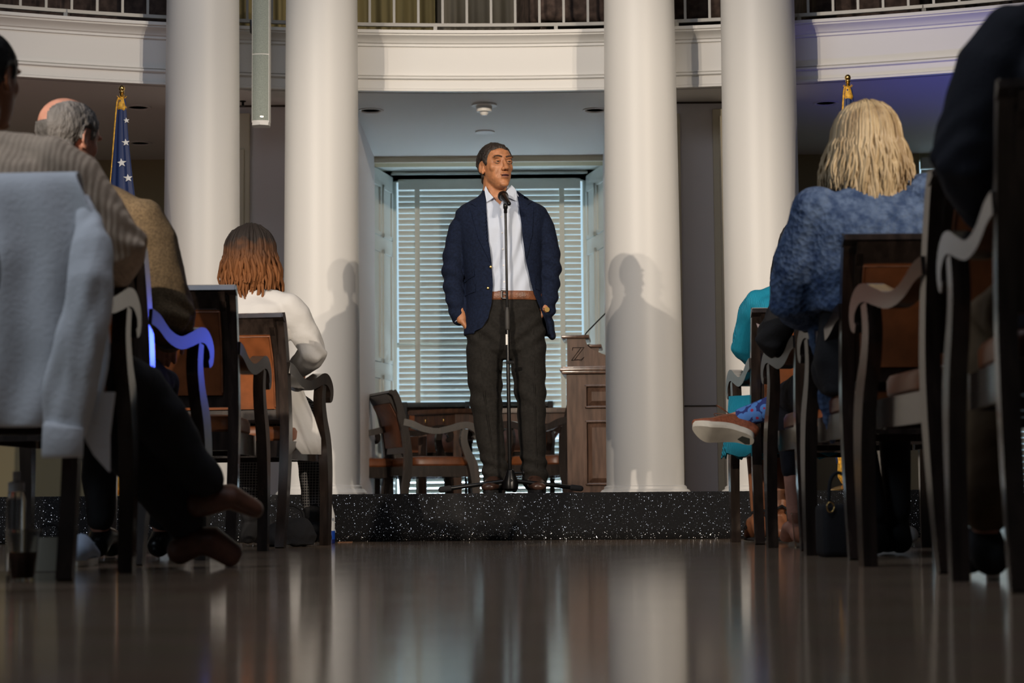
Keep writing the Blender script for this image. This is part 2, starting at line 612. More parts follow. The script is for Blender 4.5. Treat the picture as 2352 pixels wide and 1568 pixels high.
def patch(poly, bvh, offset=0.003, thick=0.004, y0=-1.0, dirn=(0, 1, 0), cuts=3, maxd=3.0):
    """cloth or plate cut to an outline (x, z) and laid on a surface"""
    bm = B()
    vs = [bm.verts.new((x, y0, z)) for x, z in poly]
    bm.faces.new(vs)
    bm.normal_update()
    bmesh.ops.triangulate(bm, faces=bm.faces)
    for _ in range(cuts):
        bmesh.ops.subdivide_edges(bm, edges=[e for e in bm.edges if e.calc_length() > 0.008], cuts=1)
        bmesh.ops.triangulate(bm, faces=bm.faces)
    d = V(dirn)
    last = None
    miss = []
    ys = []
    for v in bm.verts:
        h = bvh.ray_cast(v.co, d, maxd)
        if h[0] is not None:
            v.co = h[0] - d * offset
            ys.append(v.co.y)
        else:
            miss.append(v)
    for v in miss:
        near = bvh.find_nearest(V((v.co.x, sum(ys) / max(1, len(ys)), v.co.z)))
        v.co = V((v.co.x, near[0].y if near[0] is not None else y0, v.co.z))
    r = bmesh.ops.extrude_face_region(bm, geom=list(bm.faces))
    for g in r['geom']:
        if isinstance(g, bmesh.types.BMVert):
            g.co -= d * thick
    return bm


# ------------------------------------------------------------------ the room
YC, RF = 4.12, 8.64          # centre and radius of the curved gallery front
FY = YC + RF


def arc_sweep(bm, prof, a0=-30, a1=30, n=60, closed=True):
    rings = []
    for i in range(n + 1):
        a = R(a0 + (a1 - a0) * i / n)
        rings.append([V((r * math.sin(a), YC + r * math.cos(a), z)) for r, z in prof])
    return loft(bm, rings, cap=closed, closed=closed)


zf = lambda y: P(1176, y, FY).z
Z0 = zf(210)
struct('floor', box(B(), (-9, -6, -0.1), (9, 16.4, 0)), FLOORM)
struct('wall_left', box(B(), (-9.2, -6, 0), (-9, 16.4, 8)), DARKROOM)
struct('wall_right', box(B(), (9, -6, 0), (9.2, 16.4, 8)), DARKROOM)
struct('wall_front', box(B(), (-9, -6.2, 0), (9, -6, 8)), DARKROOM)
struct('ceiling', box(B(), (-9, -6, 8), (9, 16.4, 8.1)), DARKROOM)
# soffit under the gallery
prof = [(RF + 0.05, Z0), (RF + 0.05, Z0 + 0.1), (13.5, Z0 + 0.1), (13.5, Z0)]
bm = B()
n = 40
pts = []
for i in range(n + 1):
    a = R(-42 + 84 * i / n)
    pts.append(((RF + 0.06) * math.sin(a), YC + (RF + 0.06) * math.cos(a)))
poly = pts + [(9, pts[-1][1]), (9, 15.2), (-9, 15.2), (-9, pts[0][1])]
prism(bm, poly, Z0, Z0 + 0.08, 'Z')
struct('ceiling_gallery', bm, CEIL)
WY = 15.2
bx0, bx1 = P(842, 700, WY).x, P(1402, 700, WY).x
hz = P(1100, 372, WY).z
# back wall in pieces round the window bay and the right-hand window
rwx0, rwx1 = P(2112, 400, WY).x, 4.9
rwz1 = P(2120, 352, WY).z
bm = B()
box(bm, (-9, WY, 0), (bx0, WY + 0.2, 8))
box(bm, (bx1, WY, 0), (rwx0, WY + 0.2, 8))
box(bm, (rwx1, WY, 0), (9, WY + 0.2, 8))
box(bm, (bx0, WY, hz), (bx1, WY + 0.2, 8))
box(bm, (rwx0, WY, rwz1), (rwx1, WY + 0.2, 8))
struct('wall_back', bm, OLIVE)
# casing round the bay mouth
bm = B()
box(bm, (bx0 - 0.12, WY - 0.03, 0), (bx0, WY, hz + 0.02), 0.005)
box(bm, (bx0 - 0.12, WY - 0.04, hz - 0.005), (bx1 + 0.1, WY, hz + 0.055), 0.006)
box(bm, (bx1, WY - 0.03, 0), (bx1 + 0.1, WY, hz + 0.02), 0.005)
struct('trim_1', bm, CREAM)
BY = 16.0
wx0, wx1 = P(911, 700, BY).x, P(1341, 700, BY).x
wz1 = P(1127, 405, BY).z
bz = P(1127, 378, BY).z
bm = B()
for xa, xb, s in ((bx0, wx0 - 0.02, -1), (bx1, wx1 + 0.02, 1)):
    prism(bm, [(xa, WY + 0.1), (xb, BY + 0.06), (xb + s * 0.06, BY + 0.1), (xa + s * 0.06, WY + 0.1)], 0, hz + 0.02, 'Z')
struct('wall_bay', bm, GREEN)
bm = B()
prism(bm, [(WY + 0.05, hz), (BY + 0.1, wz1 + 0.06), (BY + 0.1, wz1 + 0.12), (WY + 0.05, hz + 0.05)], bx0 - 0.05, bx1 + 0.05, 'X')
struct('ceiling_bay', bm, GREEN)
bm = B()
box(bm, (wx0 - 0.2, BY + 0.02, wz1 - 0.03), (wx1 + 0.2, BY + 0.12, hz + 0.15))
box(bm, (wx0 - 0.25, BY + 0.02, 0), (wx0 - 0.03, BY + 0.12, hz + 0.15))
box(bm, (wx1 + 0.03, BY + 0.02, 0), (wx1 + 0.25, BY + 0.12, hz + 0.15))
box(bm, (wx0 - 0.04, BY - 0.02, P(1127, 400, BY).z), (wx1 + 0.04, BY + 0.03, P(1127, 396, BY).z))
box(bm, (wx0 - 0.04, BY - 0.04, P(1127, 388, BY).z), (wx1 + 0.04, BY + 0.03, P(1127, 383, BY).z))
struct('wall_window_head', bm, GREEN)
# raised panels on the splayed bay sides (shutter boxes)
bm = B()
for xa, xb, s in ((bx0, wx0 - 0.02, 1), (bx1, wx1 + 0.02, -1)):
    dx, dy = xb - xa, BY - WY
    L = math.hypot(dx, dy)
    ux, uy = dx / L, dy / L
    nx, ny = (uy * s, -ux * s)
    for z0, z1 in ((2.3, 2.72), (1.3, 2.2), (0.3, 1.2)):
        for t0, t1 in ((0.08, 0.36), (0.42, 0.70)):
            for (a, b, c, d) in ((t0, t1, z0, z0 + 0.03), (t0, t1, z1 - 0.03, z1), (t0, t0 + 0.03, z0, z1), (t1 - 0.03, t1, z0, z1)):
                prism(bm, [(xa + ux * a, WY + 0.1 + uy * a), (xa + ux * b, WY + 0.1 + uy * b), (xa + ux * b + nx * 0.018, WY + 0.1 + uy * b + ny * 0.018), (xa + ux * a + nx * 0.018, WY + 0.1 + uy * a + ny * 0.018)], c, d, 'Z')
struct('trim_2', bm, GREEN)


def window(name, x0, x1, z0, z1, y, m):
    bm = B()
    box(bm, (x0 - 0.05, y, z0), (x0, y + 0.08, z1), 0.004)
    box(bm, (x1, y, z0), (x1 + 0.05, y + 0.08, z1), 0.004)
    box(bm, (x0 - 0.05, y, z1 - 0.02), (x1 + 0.05, y + 0.08, z1 + 0.05), 0.004)
    box(bm, (x0 - 0.05, y - 0.03, z0 - 0.05), (x1 + 0.05, y + 0.08, z0), 0.004)
    cx = (x0 + x1) / 2
    box(bm, (cx - 0.02, y + 0.04, z0), (cx + 0.02, y + 0.07, z1))
    box(bm, (x0, y + 0.04, (z0 + z1) / 2 - 0.02), (x1, y + 0.07, (z0 + z1) / 2 + 0.02))
    o = struct(name, bm, m)
    g = B()
    box(g, (x0, y + 0.05, z0), (x1, y + 0.056, z1))
    gm = glass_mat('window glass', (0.95, 0.97, 1.0), 0.0, 1.02)
    obj('window_pane', g, gm, o)
    return o


window('window_1', wx0, wx1, 0.12, wz1 - 0.02, BY + 0.02, GREEN)
window('window_2', rwx0, rwx1, 0.12, rwz1 - 0.02, WY + 0.08, CREAM)


def blinds(label, x0, x1, z0, z1, y, tapes):
    t = thing('window_blind', label, 'blind', ((x0 + x1) / 2, y, z0))
    w2 = (x1 - x0) / 2
    h = z1 - z0
    bm = B()
    box(bm, (-w2, -0.035, h - 0.085), (w2, 0.03, h), 0.006)
    obj('valance', bm, GREEN, t, 'auto')
    bm = B()
    step = 0.0462
    k = int((h - 0.10) / step)
    for i in range(k):
        z = h - 0.11 - i * step
        # closed-ish slat, tilted, slightly crowned
        pr = []
        for u in range(6):
            a = -1 + u / 2.5
            yy = 0.010 * a
            zz = -0.0168 * a - 0.003 * (1 - a * a)
            pr.append((yy, z + zz))
        pr2 = [(a, b - 0.0028) for a, b in reversed(pr)]
        prism(bm, pr + pr2, -w2, w2, 'X')
    obj('slats', bm, SLAT, t)
    for tx in tapes:
        bm = B()
        box(bm, (tx - 0.02 - (x0 + x1) / 2, -0.0265, 0.0), (tx + 0.02 - (x0 + x1) / 2, -0.0245, h - 0.08))
        obj('ladder_tape', bm, SLAT, t)
    bm = B()
    box(bm, (-w2, -0.025, 0), (w2, 0.02, 0.03), 0.006)
    obj('bottom_rail', bm, SLAT, t, 'auto')
    return t


blinds('white slatted blind behind the standing speaker, warm and blue light between slats', wx0 + 0.02, wx1 - 0.02, 0.14, wz1 - 0.03, BY - 0.04, (P(960, 700, BY).x, P(1292, 700, BY).x))
blinds('white slatted blind far right, glimpsed between dark chair legs', rwx0 + 0.02, rwx1 - 0.02, 0.14, rwz1 - 0.03, WY + 0.04, (rwx0 + 0.3, rwx1 - 0.3))

# piers behind the pairs of columns
PY = 13.15
pl0, pl1 = P(400, 600, PY).x, P(812, 600, PY).x
pr0, pr1 = P(1420, 600, PY).x, P(1826, 600, PY).x
for nm, a, b in (('wall_pier_left', pl0, pl1), ('wall_pier_right', pr0, pr1)):
    struct(nm, box(B(), (a, PY, 0), (b, WY, Z0)), TAUPE)
bm = B()
zt = P(560, 262, PY).z
box(bm, (P(500, 600, PY).x, PY - 0.035, 0), (P(574, 600, PY).x, PY, zt), 0.006)
box(bm, (P(500, 600, PY).x, PY - 0.05, 0), (P(562, 600, PY).x, PY, P(560, 345, PY).z), 0.006)
zt2 = P(1650, 252, PY).z
box(bm, (P(1641, 600, PY).x, PY - 0.035, 0), (P(1730, 600, PY).x, PY, zt2), 0.006)
box(bm, (P(1655, 600, PY).x, PY - 0.055, 0), (P(1730, 600, PY).x, PY, zt2 - 0.05), 0.006)
box(bm, (P(1500, 600, PY).x, PY - 0.03, 0), (P(1566, 600, PY).x, PY, P(1560, 262, PY).z), 0.006)
struct('trim_3', bm, CREAM)
bm = B()
zz = P(1600, 932, PY).z
box(bm, (pr0, PY - 0.006, zz - 0.004), (pr1, PY, zz + 0.004))
zz = P(1600, 236, PY).z
for a, b in ((pl0, pl1), (pr0, pr1)):
    box(bm, (a, PY - 0.012, zz - 0.006), (b, PY, zz + 0.006))
struct('trim_4', bm, CURT_B)

# ---- gallery front
g = thing('gallery_balcony', 'curved white gallery front with mouldings and a metal railing above the columns', 'balcony', (0, 0, 0))
pf = [(RF + 0.03, Z0), (RF - 0.012, Z0), (RF - 0.012, zf(205)), (RF, zf(203)), (RF, zf(184)), (RF - 0.022, zf(182)), (RF - 0.022, zf(178)), (RF - 0.008, zf(176.5)), (RF - 0.018, zf(175)), (RF - 0.018, zf(173.5)), (RF, zf(172)),
      (RF, zf(109)), (RF - 0.016, zf(108)), (RF - 0.016, zf(103)), (RF - 0.03, zf(101)), (RF - 0.035, zf(97)), (RF - 0.06, zf(91)), (RF - 0.085, zf(88)), (RF - 0.085, zf(85)), (RF - 0.10, zf(84)), (RF - 0.10, zf(77)), (RF + 0.03, zf(77))]
obj('fascia', arc_sweep(B(), pf, -40, 40, 90), WHITE, g, 'auto')
GZ = zf(78)
bm = B()
prism(bm, poly, Z0 + 0.09, GZ - 0.01, 'Z')
obj('gallery_floor', bm, CURT_B, g)
rl = RF + 0.02
zr = zf(56)
obj('bottom_rail', arc_sweep(B(), [(rl - 0.012, zr - 0.012), (rl - 0.012, zr + 0.010), (rl + 0.012, zr + 0.010), (rl + 0.012, zr - 0.012)], -40, 40, 90), RAILM, g)
obj('top_rail', arc_sweep(B(), [(rl - 0.03, GZ + 1.0), (rl - 0.03, GZ + 1.05), (rl + 0.03, GZ + 1.05), (rl + 0.03, GZ + 1.0)], -40, 40, 90), RAILM, g)
bal = None
dang = math.degrees(0.158 / rl)
for i in range(-22, 23):
    a = R(i * dang + 0.25)
    if bal is None:
        bal = obj('baluster', box(B(), (-0.008, -0.008, 0), (0.008, 0.008, GZ + 1.0 - zr)), RAILM, g)
        o = bal
    else:
        o = bal.copy()
        C.objects.link(o)
        o.parent = g
    o.location = (rl * math.sin(a), YC + rl * math.cos(a), zr)
    o.rotation_euler = (0, 0, -a)
for k in range(-4, 5):
    a = R(k * 5.2 + 2.0)
    o = obj('rail_post', box(B(), (-0.012, -0.012, 0), (0.012, 0.012, zr - GZ + 0.02)), RAILM, g, loc=(rl * math.sin(a), YC + rl * math.cos(a), GZ - 0.012))


def curtain(label, px0, px1, m, seed):
    y = 14.7
    x0, x1 = P(px0, 40, y).x, P(px1, 40, y).x
    t = thing('curtain', label, 'curtain', ((x0 + x1) / 2, y, GZ))
    rows = []
    nx = int((x1 - x0) / 0.012)
    bm = B()
    for z in (0.012, 0.6, 1.3, 2.2):
        rows.append([V((x0 - (x0 + x1) / 2 + (x1 - x0) * i / nx, 0.05 * math.sin(i * 0.27 + seed + 1.2 * math.sin(i * 0.05 + seed)) + 0.02 * math.sin(i * 0.9 + z), z)) for i in range(nx + 1)])
    back = [[p + V((0, 0.004, 0)) for p in reversed(r)] for r in rows]
    loft(bm, [a + b for a, b in zip(rows, back)])
    obj('curtain_cloth', bm, m, t, True)
    bm = B()
    cyl(bm, (0, 0, 2.24), 0.018, x1 - x0, axis='X')
    obj('curtain_rod', bm, BLACKM, t, True)


curtain('olive gold pleated curtain on the gallery, left end', -260, 340, CURT_B, 1.0)
curtain('olive gold pleated curtain on the gallery above the left columns', 345, 1000, CURT_O, 2.0)
curtain('grey pleated curtain on the gallery above the standing speaker', 1004, 1245, CURT_G, 3.0)
curtain('brown pleated curtain on the gallery right of the grey one', 1249, 1420, CURT_B, 4.0)
curtain('olive pleated curtain on the gallery above the right columns', 1425, 1960, CURT_O, 5.5)
curtain('dark pleated curtain at the gallery right end', 1965, 2700, CURT_B, 6.5)


def armchair(label, px, rz):
    y = 13.35
    t = thing('armchair', label, 'armchair', (P(px, 60, y).x, y, GZ - 0.008), rz, 'dark armchairs behind the gallery rail')
    obj('seat', box(B(), (-0.3, -0.25, 0.14), (0.3, 0.35, 0.44), 0.05, 3), PATT, t, True)
    for s in (-1, 1):
        obj('armrest', box(B(), (s * 0.3 - 0.08, -0.3, 0.14), (s * 0.3 + 0.08, 0.32, 0.62), 0.05, 3), PATT, t, True)
    obj('backrest', box(B(), (-0.36, -0.40, 0.14), (0.36, -0.22, 0.95), 0.06, 3), PATT, t, True)
    for sx in (-1, 1):
        for sy in (-0.3, 0.25):
            obj('leg', cyl(B(), (sx * 0.3, sy, 0.07), 0.03, 0.16, r2=0.02), ESPR, t, True)


armchair('dark patterned armchair behind the rail, far left of the gallery', 45, 0.3)
armchair('dark patterned armchair behind the rail above the left flag', 325, -0.2)
armchair('dark patterned armchair behind the rail above the third column', 1325, 0.2)
armchair('dark patterned armchair behind the rail between the two right columns', 1612, -0.2)
armchair('dark patterned armchair behind the rail above the right flag', 1960, 0.1)

# ---- columns
RCOL = 12.32 - YC


def column(label, pxc, wtop, wbot):
    Y = 12.3
    for _ in range(3):
        x = P(pxc, 700, Y).x
        Y = YC + math.sqrt(RCOL ** 2 - x * x)
    x = P(pxc, 700, Y).x
    s = F / Y
    t = thing('column', label, 'column', (x, Y, 0), 0, 'round white columns in front of the gallery')
    rb, rt = wbot / 2 / s, wtop / 2 / s
    bz_ = P(pxc, 1128, Y).z
    prof = []
    for i in range(25):
        u = i / 24
        prof.append((rb + (rt - rb) * u ** 1.5, bz_ + 0.035 + u * 3.4))
    obj('shaft', lathe(B(), prof, 96), WHITE, t, 'auto')
    pb = [(rb + 0.045, 0.0), (rb + 0.045, bz_ - 0.01), (rb + 0.035, bz_ + 0.0), (rb + 0.03, bz_ + 0.008), (rb + 0.016, bz_ + 0.014), (rb + 0.014, bz_ + 0.028), (rb + 0.003, bz_ + 0.036), (rb * 0.9, bz_ + 0.037)]
    obj('base', lathe(B(), pb, 96), WHITE, t, 'auto')
    obj('capital', lathe(B(), [(rt, bz_ + 3.43), (rt + 0.03, bz_ + 3.46), (rt + 0.03, bz_ + 3.5), (rt + 0.07, bz_ + 3.56), (rt + 0.07, bz_ + 3.62)], 64), WHITE, t, 'auto')
    return t


column('round white column, leftmost of the four, behind the tweed jacket man', 463, 166, 177)
column('round white column just left of the speaker, his left shadow on its edge', 739, 164, 176)
column('round white column right of the speaker, his clear shadow cast on it', 1477, 161, 178)
column('round white column, rightmost of the four, behind the blonde woman', 1752, 170, 177)

# ---- stage
SZ = 0.232
SF = 9.80
sx0, sx1 = -2.9, 2.06
st = thing('stage_platform', 'low black stage platform wrapped in glittering black cloth', 'stage', ((sx0 + sx1) / 2, SF, 0))
hw = (sx1 - sx0) / 2
obj('deck', box(B(), (-hw + 0.01, 0.012, 0.0), (hw - 0.01, 1.95, SZ - 0.004)), BLACKC, st)
bm = B()
rows = []
nx = 400
for z in [0.0003, 0.06, 0.12, 0.18, SZ - 0.006, SZ]:
    rows.append([V((-hw + 2 * hw * i / nx, -0.004 + 0.004 * noise.noise(V((i * 0.06, z * 3, 0))), z + (0.0015 * noise.noise(V((i * 0.9, 4, 0))) if z == SZ else 0))) for i in range(nx + 1)])
rows.append([p + V((0, 0.05, 0)) for p in rows[-1]])
rows.append([V((-hw + 2 * hw * i / nx, 1.95, SZ)) for i in range(nx + 1)])
loft(bm, rows, cap=False, closed=False)
sk = obj('glitter_skirt', bm, GLIT, st, True)
sd = sk.modifiers.new('thickness', 'SOLIDIFY')
sd.thickness = 0.003

# ---- ceiling fittings
def disc(name, label, cat, px, py, r, prof, m, group=None):
    d = CM @ V(((px - 1176) / F, -(py - 784) / F, -1))
    k = (Z0 - CAMZ) / d.z
    p = V((0, 0, CAMZ)) + d * k
    t = obj(name, lathe(B(), prof, 40), m, None, 'auto', loc=(p.x, p.y, Z0))
    tag(t, label, cat, group)
    return t


dl = [(0.085, 0.0), (0.085, -0.006), (0.07, -0.008), (0.06, 0.004), (0.001, 0.004)]
G = 'recessed downlights under the gallery'
disc('downlight', 'unlit round downlight in the soffit, left of the speaker beside the column', 'ceiling light', 852, 253, 0, dl, CEIL, G)
disc('downlight', 'unlit round downlight in the soffit, beside the column with the clear shadow', 'ceiling light', 1367, 252, 0, dl, CEIL, G)
disc('downlight', 'unlit round downlight right of the left flag top', 'ceiling light', 318, 246, 0, dl, CEIL, G)
disc('downlight', 'unlit small round downlight beside the left flag stars', 'ceiling light', 322, 328, 0, dl, CEIL, G)
disc('downlight', 'unlit round downlight left of the right flag', 'ceiling light', 1897, 236, 0, dl, CEIL, G)
disc('smoke_detector', 'white smoke detector on the soffit above the speaker', 'smoke detector', 1112, 240, 0, [(0.085, 0.0), (0.085, -0.012), (0.055, -0.016), (0.05, -0.05), (0.028, -0.056), (0.028, -0.062), (0.018, -0.075), (0.001, -0.075)], WHITE)
disc('ceiling_sensor', 'small flat white ceiling disc just above the speaker', 'sensor', 1114, 302, 0, [(0.07, 0.0), (0.07, -0.010), (0.05, -0.014), (0.001, -0.014)], WHITE)
disc('sprinkler_head', 'small brass sprinkler head by the hanging loudspeaker', 'sprinkler', 558, 232, 0, [(0.02, 0), (0.02, -0.005), (0.008, -0.01), (0.008, -0.03), (0.018, -0.035), (0.001, -0.036)], BLACKM)

# ---- hanging column loudspeaker
ly = 12.25
xl, xr = P(577, 280, ly).x, P(621, 280, ly).x
zb = P(598, 289, ly).z
hw2 = (xr - xl) / 2
t = thing('column_loudspeaker', 'tall slim pale grey green loudspeaker hanging between the left columns', 'loudspeaker', ((xl + xr) / 2, ly, zb))
bm = B()
prism(bm, [(-hw2, 0.02), (-hw2 + 0.006, -0.02), (-hw2 * 0.5, -0.034), (0, -0.038), (hw2 * 0.5, -0.034), (hw2 - 0.006, -0.02), (hw2, 0.02), (hw2 - 0.01, 0.07), (-hw2 + 0.01, 0.07)], 0.018, 1.7, 'Z')
obj('cabinet', bm, WHITE, t, 'auto')
bm = B()
for k in range(4):
    prism(bm, [(-hw2 + 0.005, -0.019), (-hw2 * 0.5, -0.036), (0, -0.041), (hw2 * 0.5, -0.036), (hw2 - 0.005, -0.019), (hw2 - 0.006, -0.015), (-hw2 + 0.006, -0.015)], 0.03 + k * 0.42, 0.03 + k * 0.42 + 0.414, 'Z')
obj('grille', bm, SPK, t, 'auto')
bm = B()
prism(bm, [(-hw2 + 0.002, 0.02), (-hw2 + 0.01, -0.025), (0, -0.044), (hw2 - 0.01, -0.025), (hw2 - 0.002, 0.02), (hw2 - 0.01, 0.07), (-hw2 + 0.01, 0.07)], 0, 0.018, 'Z')
obj('end_cap', bm, WHITE, t, 'auto')
obj('logo_plate', box(B(), (0.0, -0.044, 0.045), (0.022, -0.040, 0.055)), CHROME, t)
bm = B()
box(bm, (-0.02, 0.07, 0.60), (0.02, 0.46, 0.64), 0.004)
box(bm, (-0.075, 0.03, 0.60), (-0.055, 0.09, 0.68), 0.006)
obj('wall_bracket', bm, BLACKM, t, 'auto')


# ---- flags
def flag(label, px, ytop, us):
    Y = 11.35
    top = P(px, ytop, Y)
    t = thing('flag_on_pole', label, 'flag', (top.x, Y, SZ))
    H = top.z - SZ
    bm = B()
    lathe(bm, [(0.012, 0.0), (0.012, H - 0.02)], 16)
    obj('pole', bm, BRASS, t, True)
    bm = B()
    ell(bm, (0, 0, H - 0.016), 0.018)
    lathe(bm, [(0.016, H - 0.04), (0.012, H - 0.03), (0.006, H - 0.02)], 16)
    obj('finial', bm, BRASS, t, True)
    obj('flag_base', lathe(B(), [(0.15, 0), (0.15, 0.015), (0.12, 0.03), (0.04, 0.05), (0.02, 0.09), (0.012, 0.09)], 32), BRASS, t, 'auto')
    prof = spline([(H - 0.075, 0.0, 0.018), (H - 0.11, 0.0, 0.026), (H - 0.25, 0.0, 0.036), (H - 0.50, 0.005, 0.056), (H - 0.8, 0.01, 0.085), (H - 1.3, 0.01, 0.12), (H - 1.9, 0.01, 0.13), (0.16, 0.01, 0.11)], 5)

    def ring(z, cx, r, n=64):
        out = []
        for j in range(n):
            a = 2 * PI * j / n
            k = 1 + 0.10 * math.sin(5 * a + z * 1.5) + 0.04 * math.sin(9 * a + z * 3)
            out.append(V((cx + r * k * math.cos(a), r * 0.8 * k * math.sin(a), z)))
        return out
    spl = int(len(prof) * 0.62)
    cl = B()
    loft(cl, [ring(*p) for p in prof[:spl + 1]])
    me = bpy.data.meshes.new('x')
    cl.to_mesh(me)
    bv = bvh_of(me)
    co = obj('flag_cloth', cl, NAVYF, t, True)
    co['label'] = 'navy blue cloth folds'
    obj('flag_stripes', loft(B(), [ring(*p) for p in prof[spl:]]), FLAGRED if us else NAVYF, t, True)
    fr = B()
    fp = [V((-p[2] * 1.02 + p[1], -0.3 * p[2], p[0])) for p in prof[:]]
    limb(fr, fp, [(0.006, 0.008)] * len(fp), 8)
    obj('fringe', fr, GOLDT, t, True)
    fr = B()
    limb(fr, [(0, 0, H - 0.080), (0.002, 0, H - 0.13)], [0.018, 0.028], 16)
    for k in range(7):
        a = k * 0.9
        limb(fr, [(0.015 * math.cos(a), 0.015 * math.sin(a), H - 0.075), (0.028 * math.cos(a), 0.028 * math.sin(a), H - 0.062)], [0.003, 0.002], 6)
    obj('fringe_collar', fr, GOLDT, t, True)
    fr = B()
    limb(fr, [(0.0, -0.01, 0.10), (0.01, -0.01, 0.17)], [(0.11, 0.09), (0.115, 0.09)], 32)
    obj('fringe_hem', fr, GOLDT, t, True)
    if us:
        for sx_, sy_, r in ((291, 329, 9), (283, 377, 11), (297, 411, 10), (292, 278, 7), (276, 455, 10), (292, 480, 10)):
            q = P(sx_, sy_, Y) - V((top.x, Y, SZ))
            rr = r / (F / Y)
            pts_ = []
            for k in range(10):
                a = PI / 2 + k * PI / 5 + 0.15
                q2 = rr * (1 if k % 2 == 0 else 0.42)
                pts_.append((q.x + q2 * math.cos(a), q.z + q2 * math.sin(a)))
            obj('star', patch(pts_, bv, 0.004, 0.002, cuts=3, y0=-0.5), STARW, t)
    return t


flag('blue flag with white stars and gold fringe furled on a pole, far left', 280, 197, True)
flag('blue flag with gold fringe furled on a pole behind the blonde woman', 1947, 172, False)


# ---- chairs
def make_chair():
    t = thing('armchair_with_scroll_arms', '', '', (0, 0, 0))
    for s in (-1, 1):
        xa, xb = sorted((s * 0.232, s * 0.272))
        bm = plank(B(), [(-0.345, 0.0, 0.019), (-0.305, 0.15, 0.022), (-0.27, 0.32, 0.027), (-0.252, 0.48, 0.029), (-0.262, 0.62, 0.027), (-0.292, 0.78, 0.025), (-0.335, 0.93, 0.024), (-0.365, 0.985, 0.022)], xa, xb)
        obj('back_leg', bm, ESPR, t, 'auto')
        xa, xb = sorted((s * 0.238, s * 0.278))
        bm = plank(B(), [(0.225, 0.0, 0.020), (0.235, 0.18, 0.024), (0.235, 0.34, 0.032), (0.215, 0.46, 0.034), (0.17, 0.56, 0.028), (0.15, 0.64, 0.025), (0.16, 0.715, 0.022)], xa, xb, shear=s * 0.09)
        obj('front_leg', bm, ESPR, t, 'auto')
        bm = plank(B(), [(-0.29, 0.765, 0.024), (-0.23, 0.752, 0.024), (-0.14, 0.715, 0.022), (-0.04, 0.702, 0.021), (0.06, 0.722, 0.023), (0.14, 0.742, 0.025), (0.20, 0.738, 0.026), (0.243, 0.705, 0.024), (0.245, 0.665, 0.018), (0.222, 0.65, 0.012)], xa - 0.004, xb + 0.004, shear=s * 0.09)
        obj('armrest', bm, ESPR, t, 'auto')
    # aprons
    bm = B()
    prism(bm, [(-0.262, -0.23), (-0.272, 0.215), (-0.255, 0.215), (-0.245, -0.23)], 0.375, 0.455, 'Z')
    prism(bm, [(0.262, -0.23), (0.272, 0.215), (0.255, 0.215), (0.245, -0.23)], 0.375, 0.455, 'Z')
    box(bm, (-0.25, 0.20, 0.375), (0.25, 0.225, 0.455))
    box(bm, (-0.24, -0.265, 0.385), (0.24, -0.24, 0.455))
    obj('seat_frame', bm, ESPR, t)
    bm = B()
    rows = []
    for z, k in ((0.452, 0.96), (0.465, 1.0), (0.50, 1.0), (0.515, 0.97), (0.522, 0.85), (0.527, 0.5)):
        rr = []
        for j in range(40):
            a = 2 * PI * j / 40
            c, s_ = math.cos(a), math.sin(a)
            rr.append(V((0.262 * k * math.copysign(abs(c) ** 0.35, c), -0.005 + 0.238 * k * math.copysign(abs(s_) ** 0.35, s_), z)))
        rows.append(rr)
    obj('seat', loft(bm, rows), LEATHER, t, 'auto')

    def yb(z):
        return -0.262 - 0.03 * max(0, (z - 0.62) / 0.16) - 0.07 * max(0, (z - 0.78) / 0.2)
    bm = B()
    rows = []
    for z in (0.59, 0.70, 0.80, 0.90):
        y = yb(z)
        rows.append([V((x, y + dy, z)) for x, dy in ((-0.215, -0.012), (-0.20, -0.022), (0.20, -0.022), (0.215, -0.012), (0.215, 0.012), (0.18, 0.03), (-0.18, 0.03), (-0.215, 0.012))])
    obj('backrest', loft(bm, rows), LEATHER, t, 'auto')
    bm = B()
    for x in (-0.222, 0.222):
        limb(bm, [(x * 0.955, yb(z) - 0.02, z) for z in (0.60, 0.7, 0.8, 0.892)], [0.0035] * 4, 6)
    limb(bm, [(-0.212, yb(0.892) - 0.02, 0.892), (0.212, yb(0.892) - 0.02, 0.892)], [0.0035] * 2, 6, ref=(0, 0, 1))
    obj('backrest_piping', bm, BROWNL, t, True)
    bm = B()
    for z0, z1, e in ((0.545, 0.592, 0.012), (0.895, 0.965, 0.014)):
        rows = []
        for z in (z0, z1):
            y = yb(z)
            rows.append([V((-0.235, y - e, z)), V((0.235, y - e, z)), V((0.235, y + e, z)), V((-0.235, y + e, z))])
        loft(bm, rows)
    for x in (-0.226, 0.226):
        rows = []
        for z in (0.55, 0.7, 0.8, 0.93):
            y = yb(z)
            rows.append([V((x - 0.012, y - 0.014, z)), V((x + 0.012, y - 0.014, z)), V((x + 0.012, y + 0.014, z)), V((x - 0.012, y + 0.014, z))])
        loft(bm, rows)
    obj('back_frame', bm, ESPR, t, 'auto')
    bm = B()
    prism(bm, [(-0.40, 0.972), (-0.392, 0.990), (-0.375, 0.994), (-0.345, 0.975), (-0.335, 0.955), (-0.352, 0.95), (-0.375, 0.957)], -0.275, 0.275, 'X', bev=0.004)
    obj('top_rail', bm, ESPR, t, 'auto')
    return t


CH0 = make_chair()
CHN = [0]


def place_chair(x, y, rz, label, group, z=0.0):
    o = CH0 if CHN[0] == 0 else copy_tree(CH0)
    CHN[0] += 1
    o.location = (x, y, z)
    o.rotation_euler = (0, 0, rz)
    tag(o, label, 'chair', group)
    return o


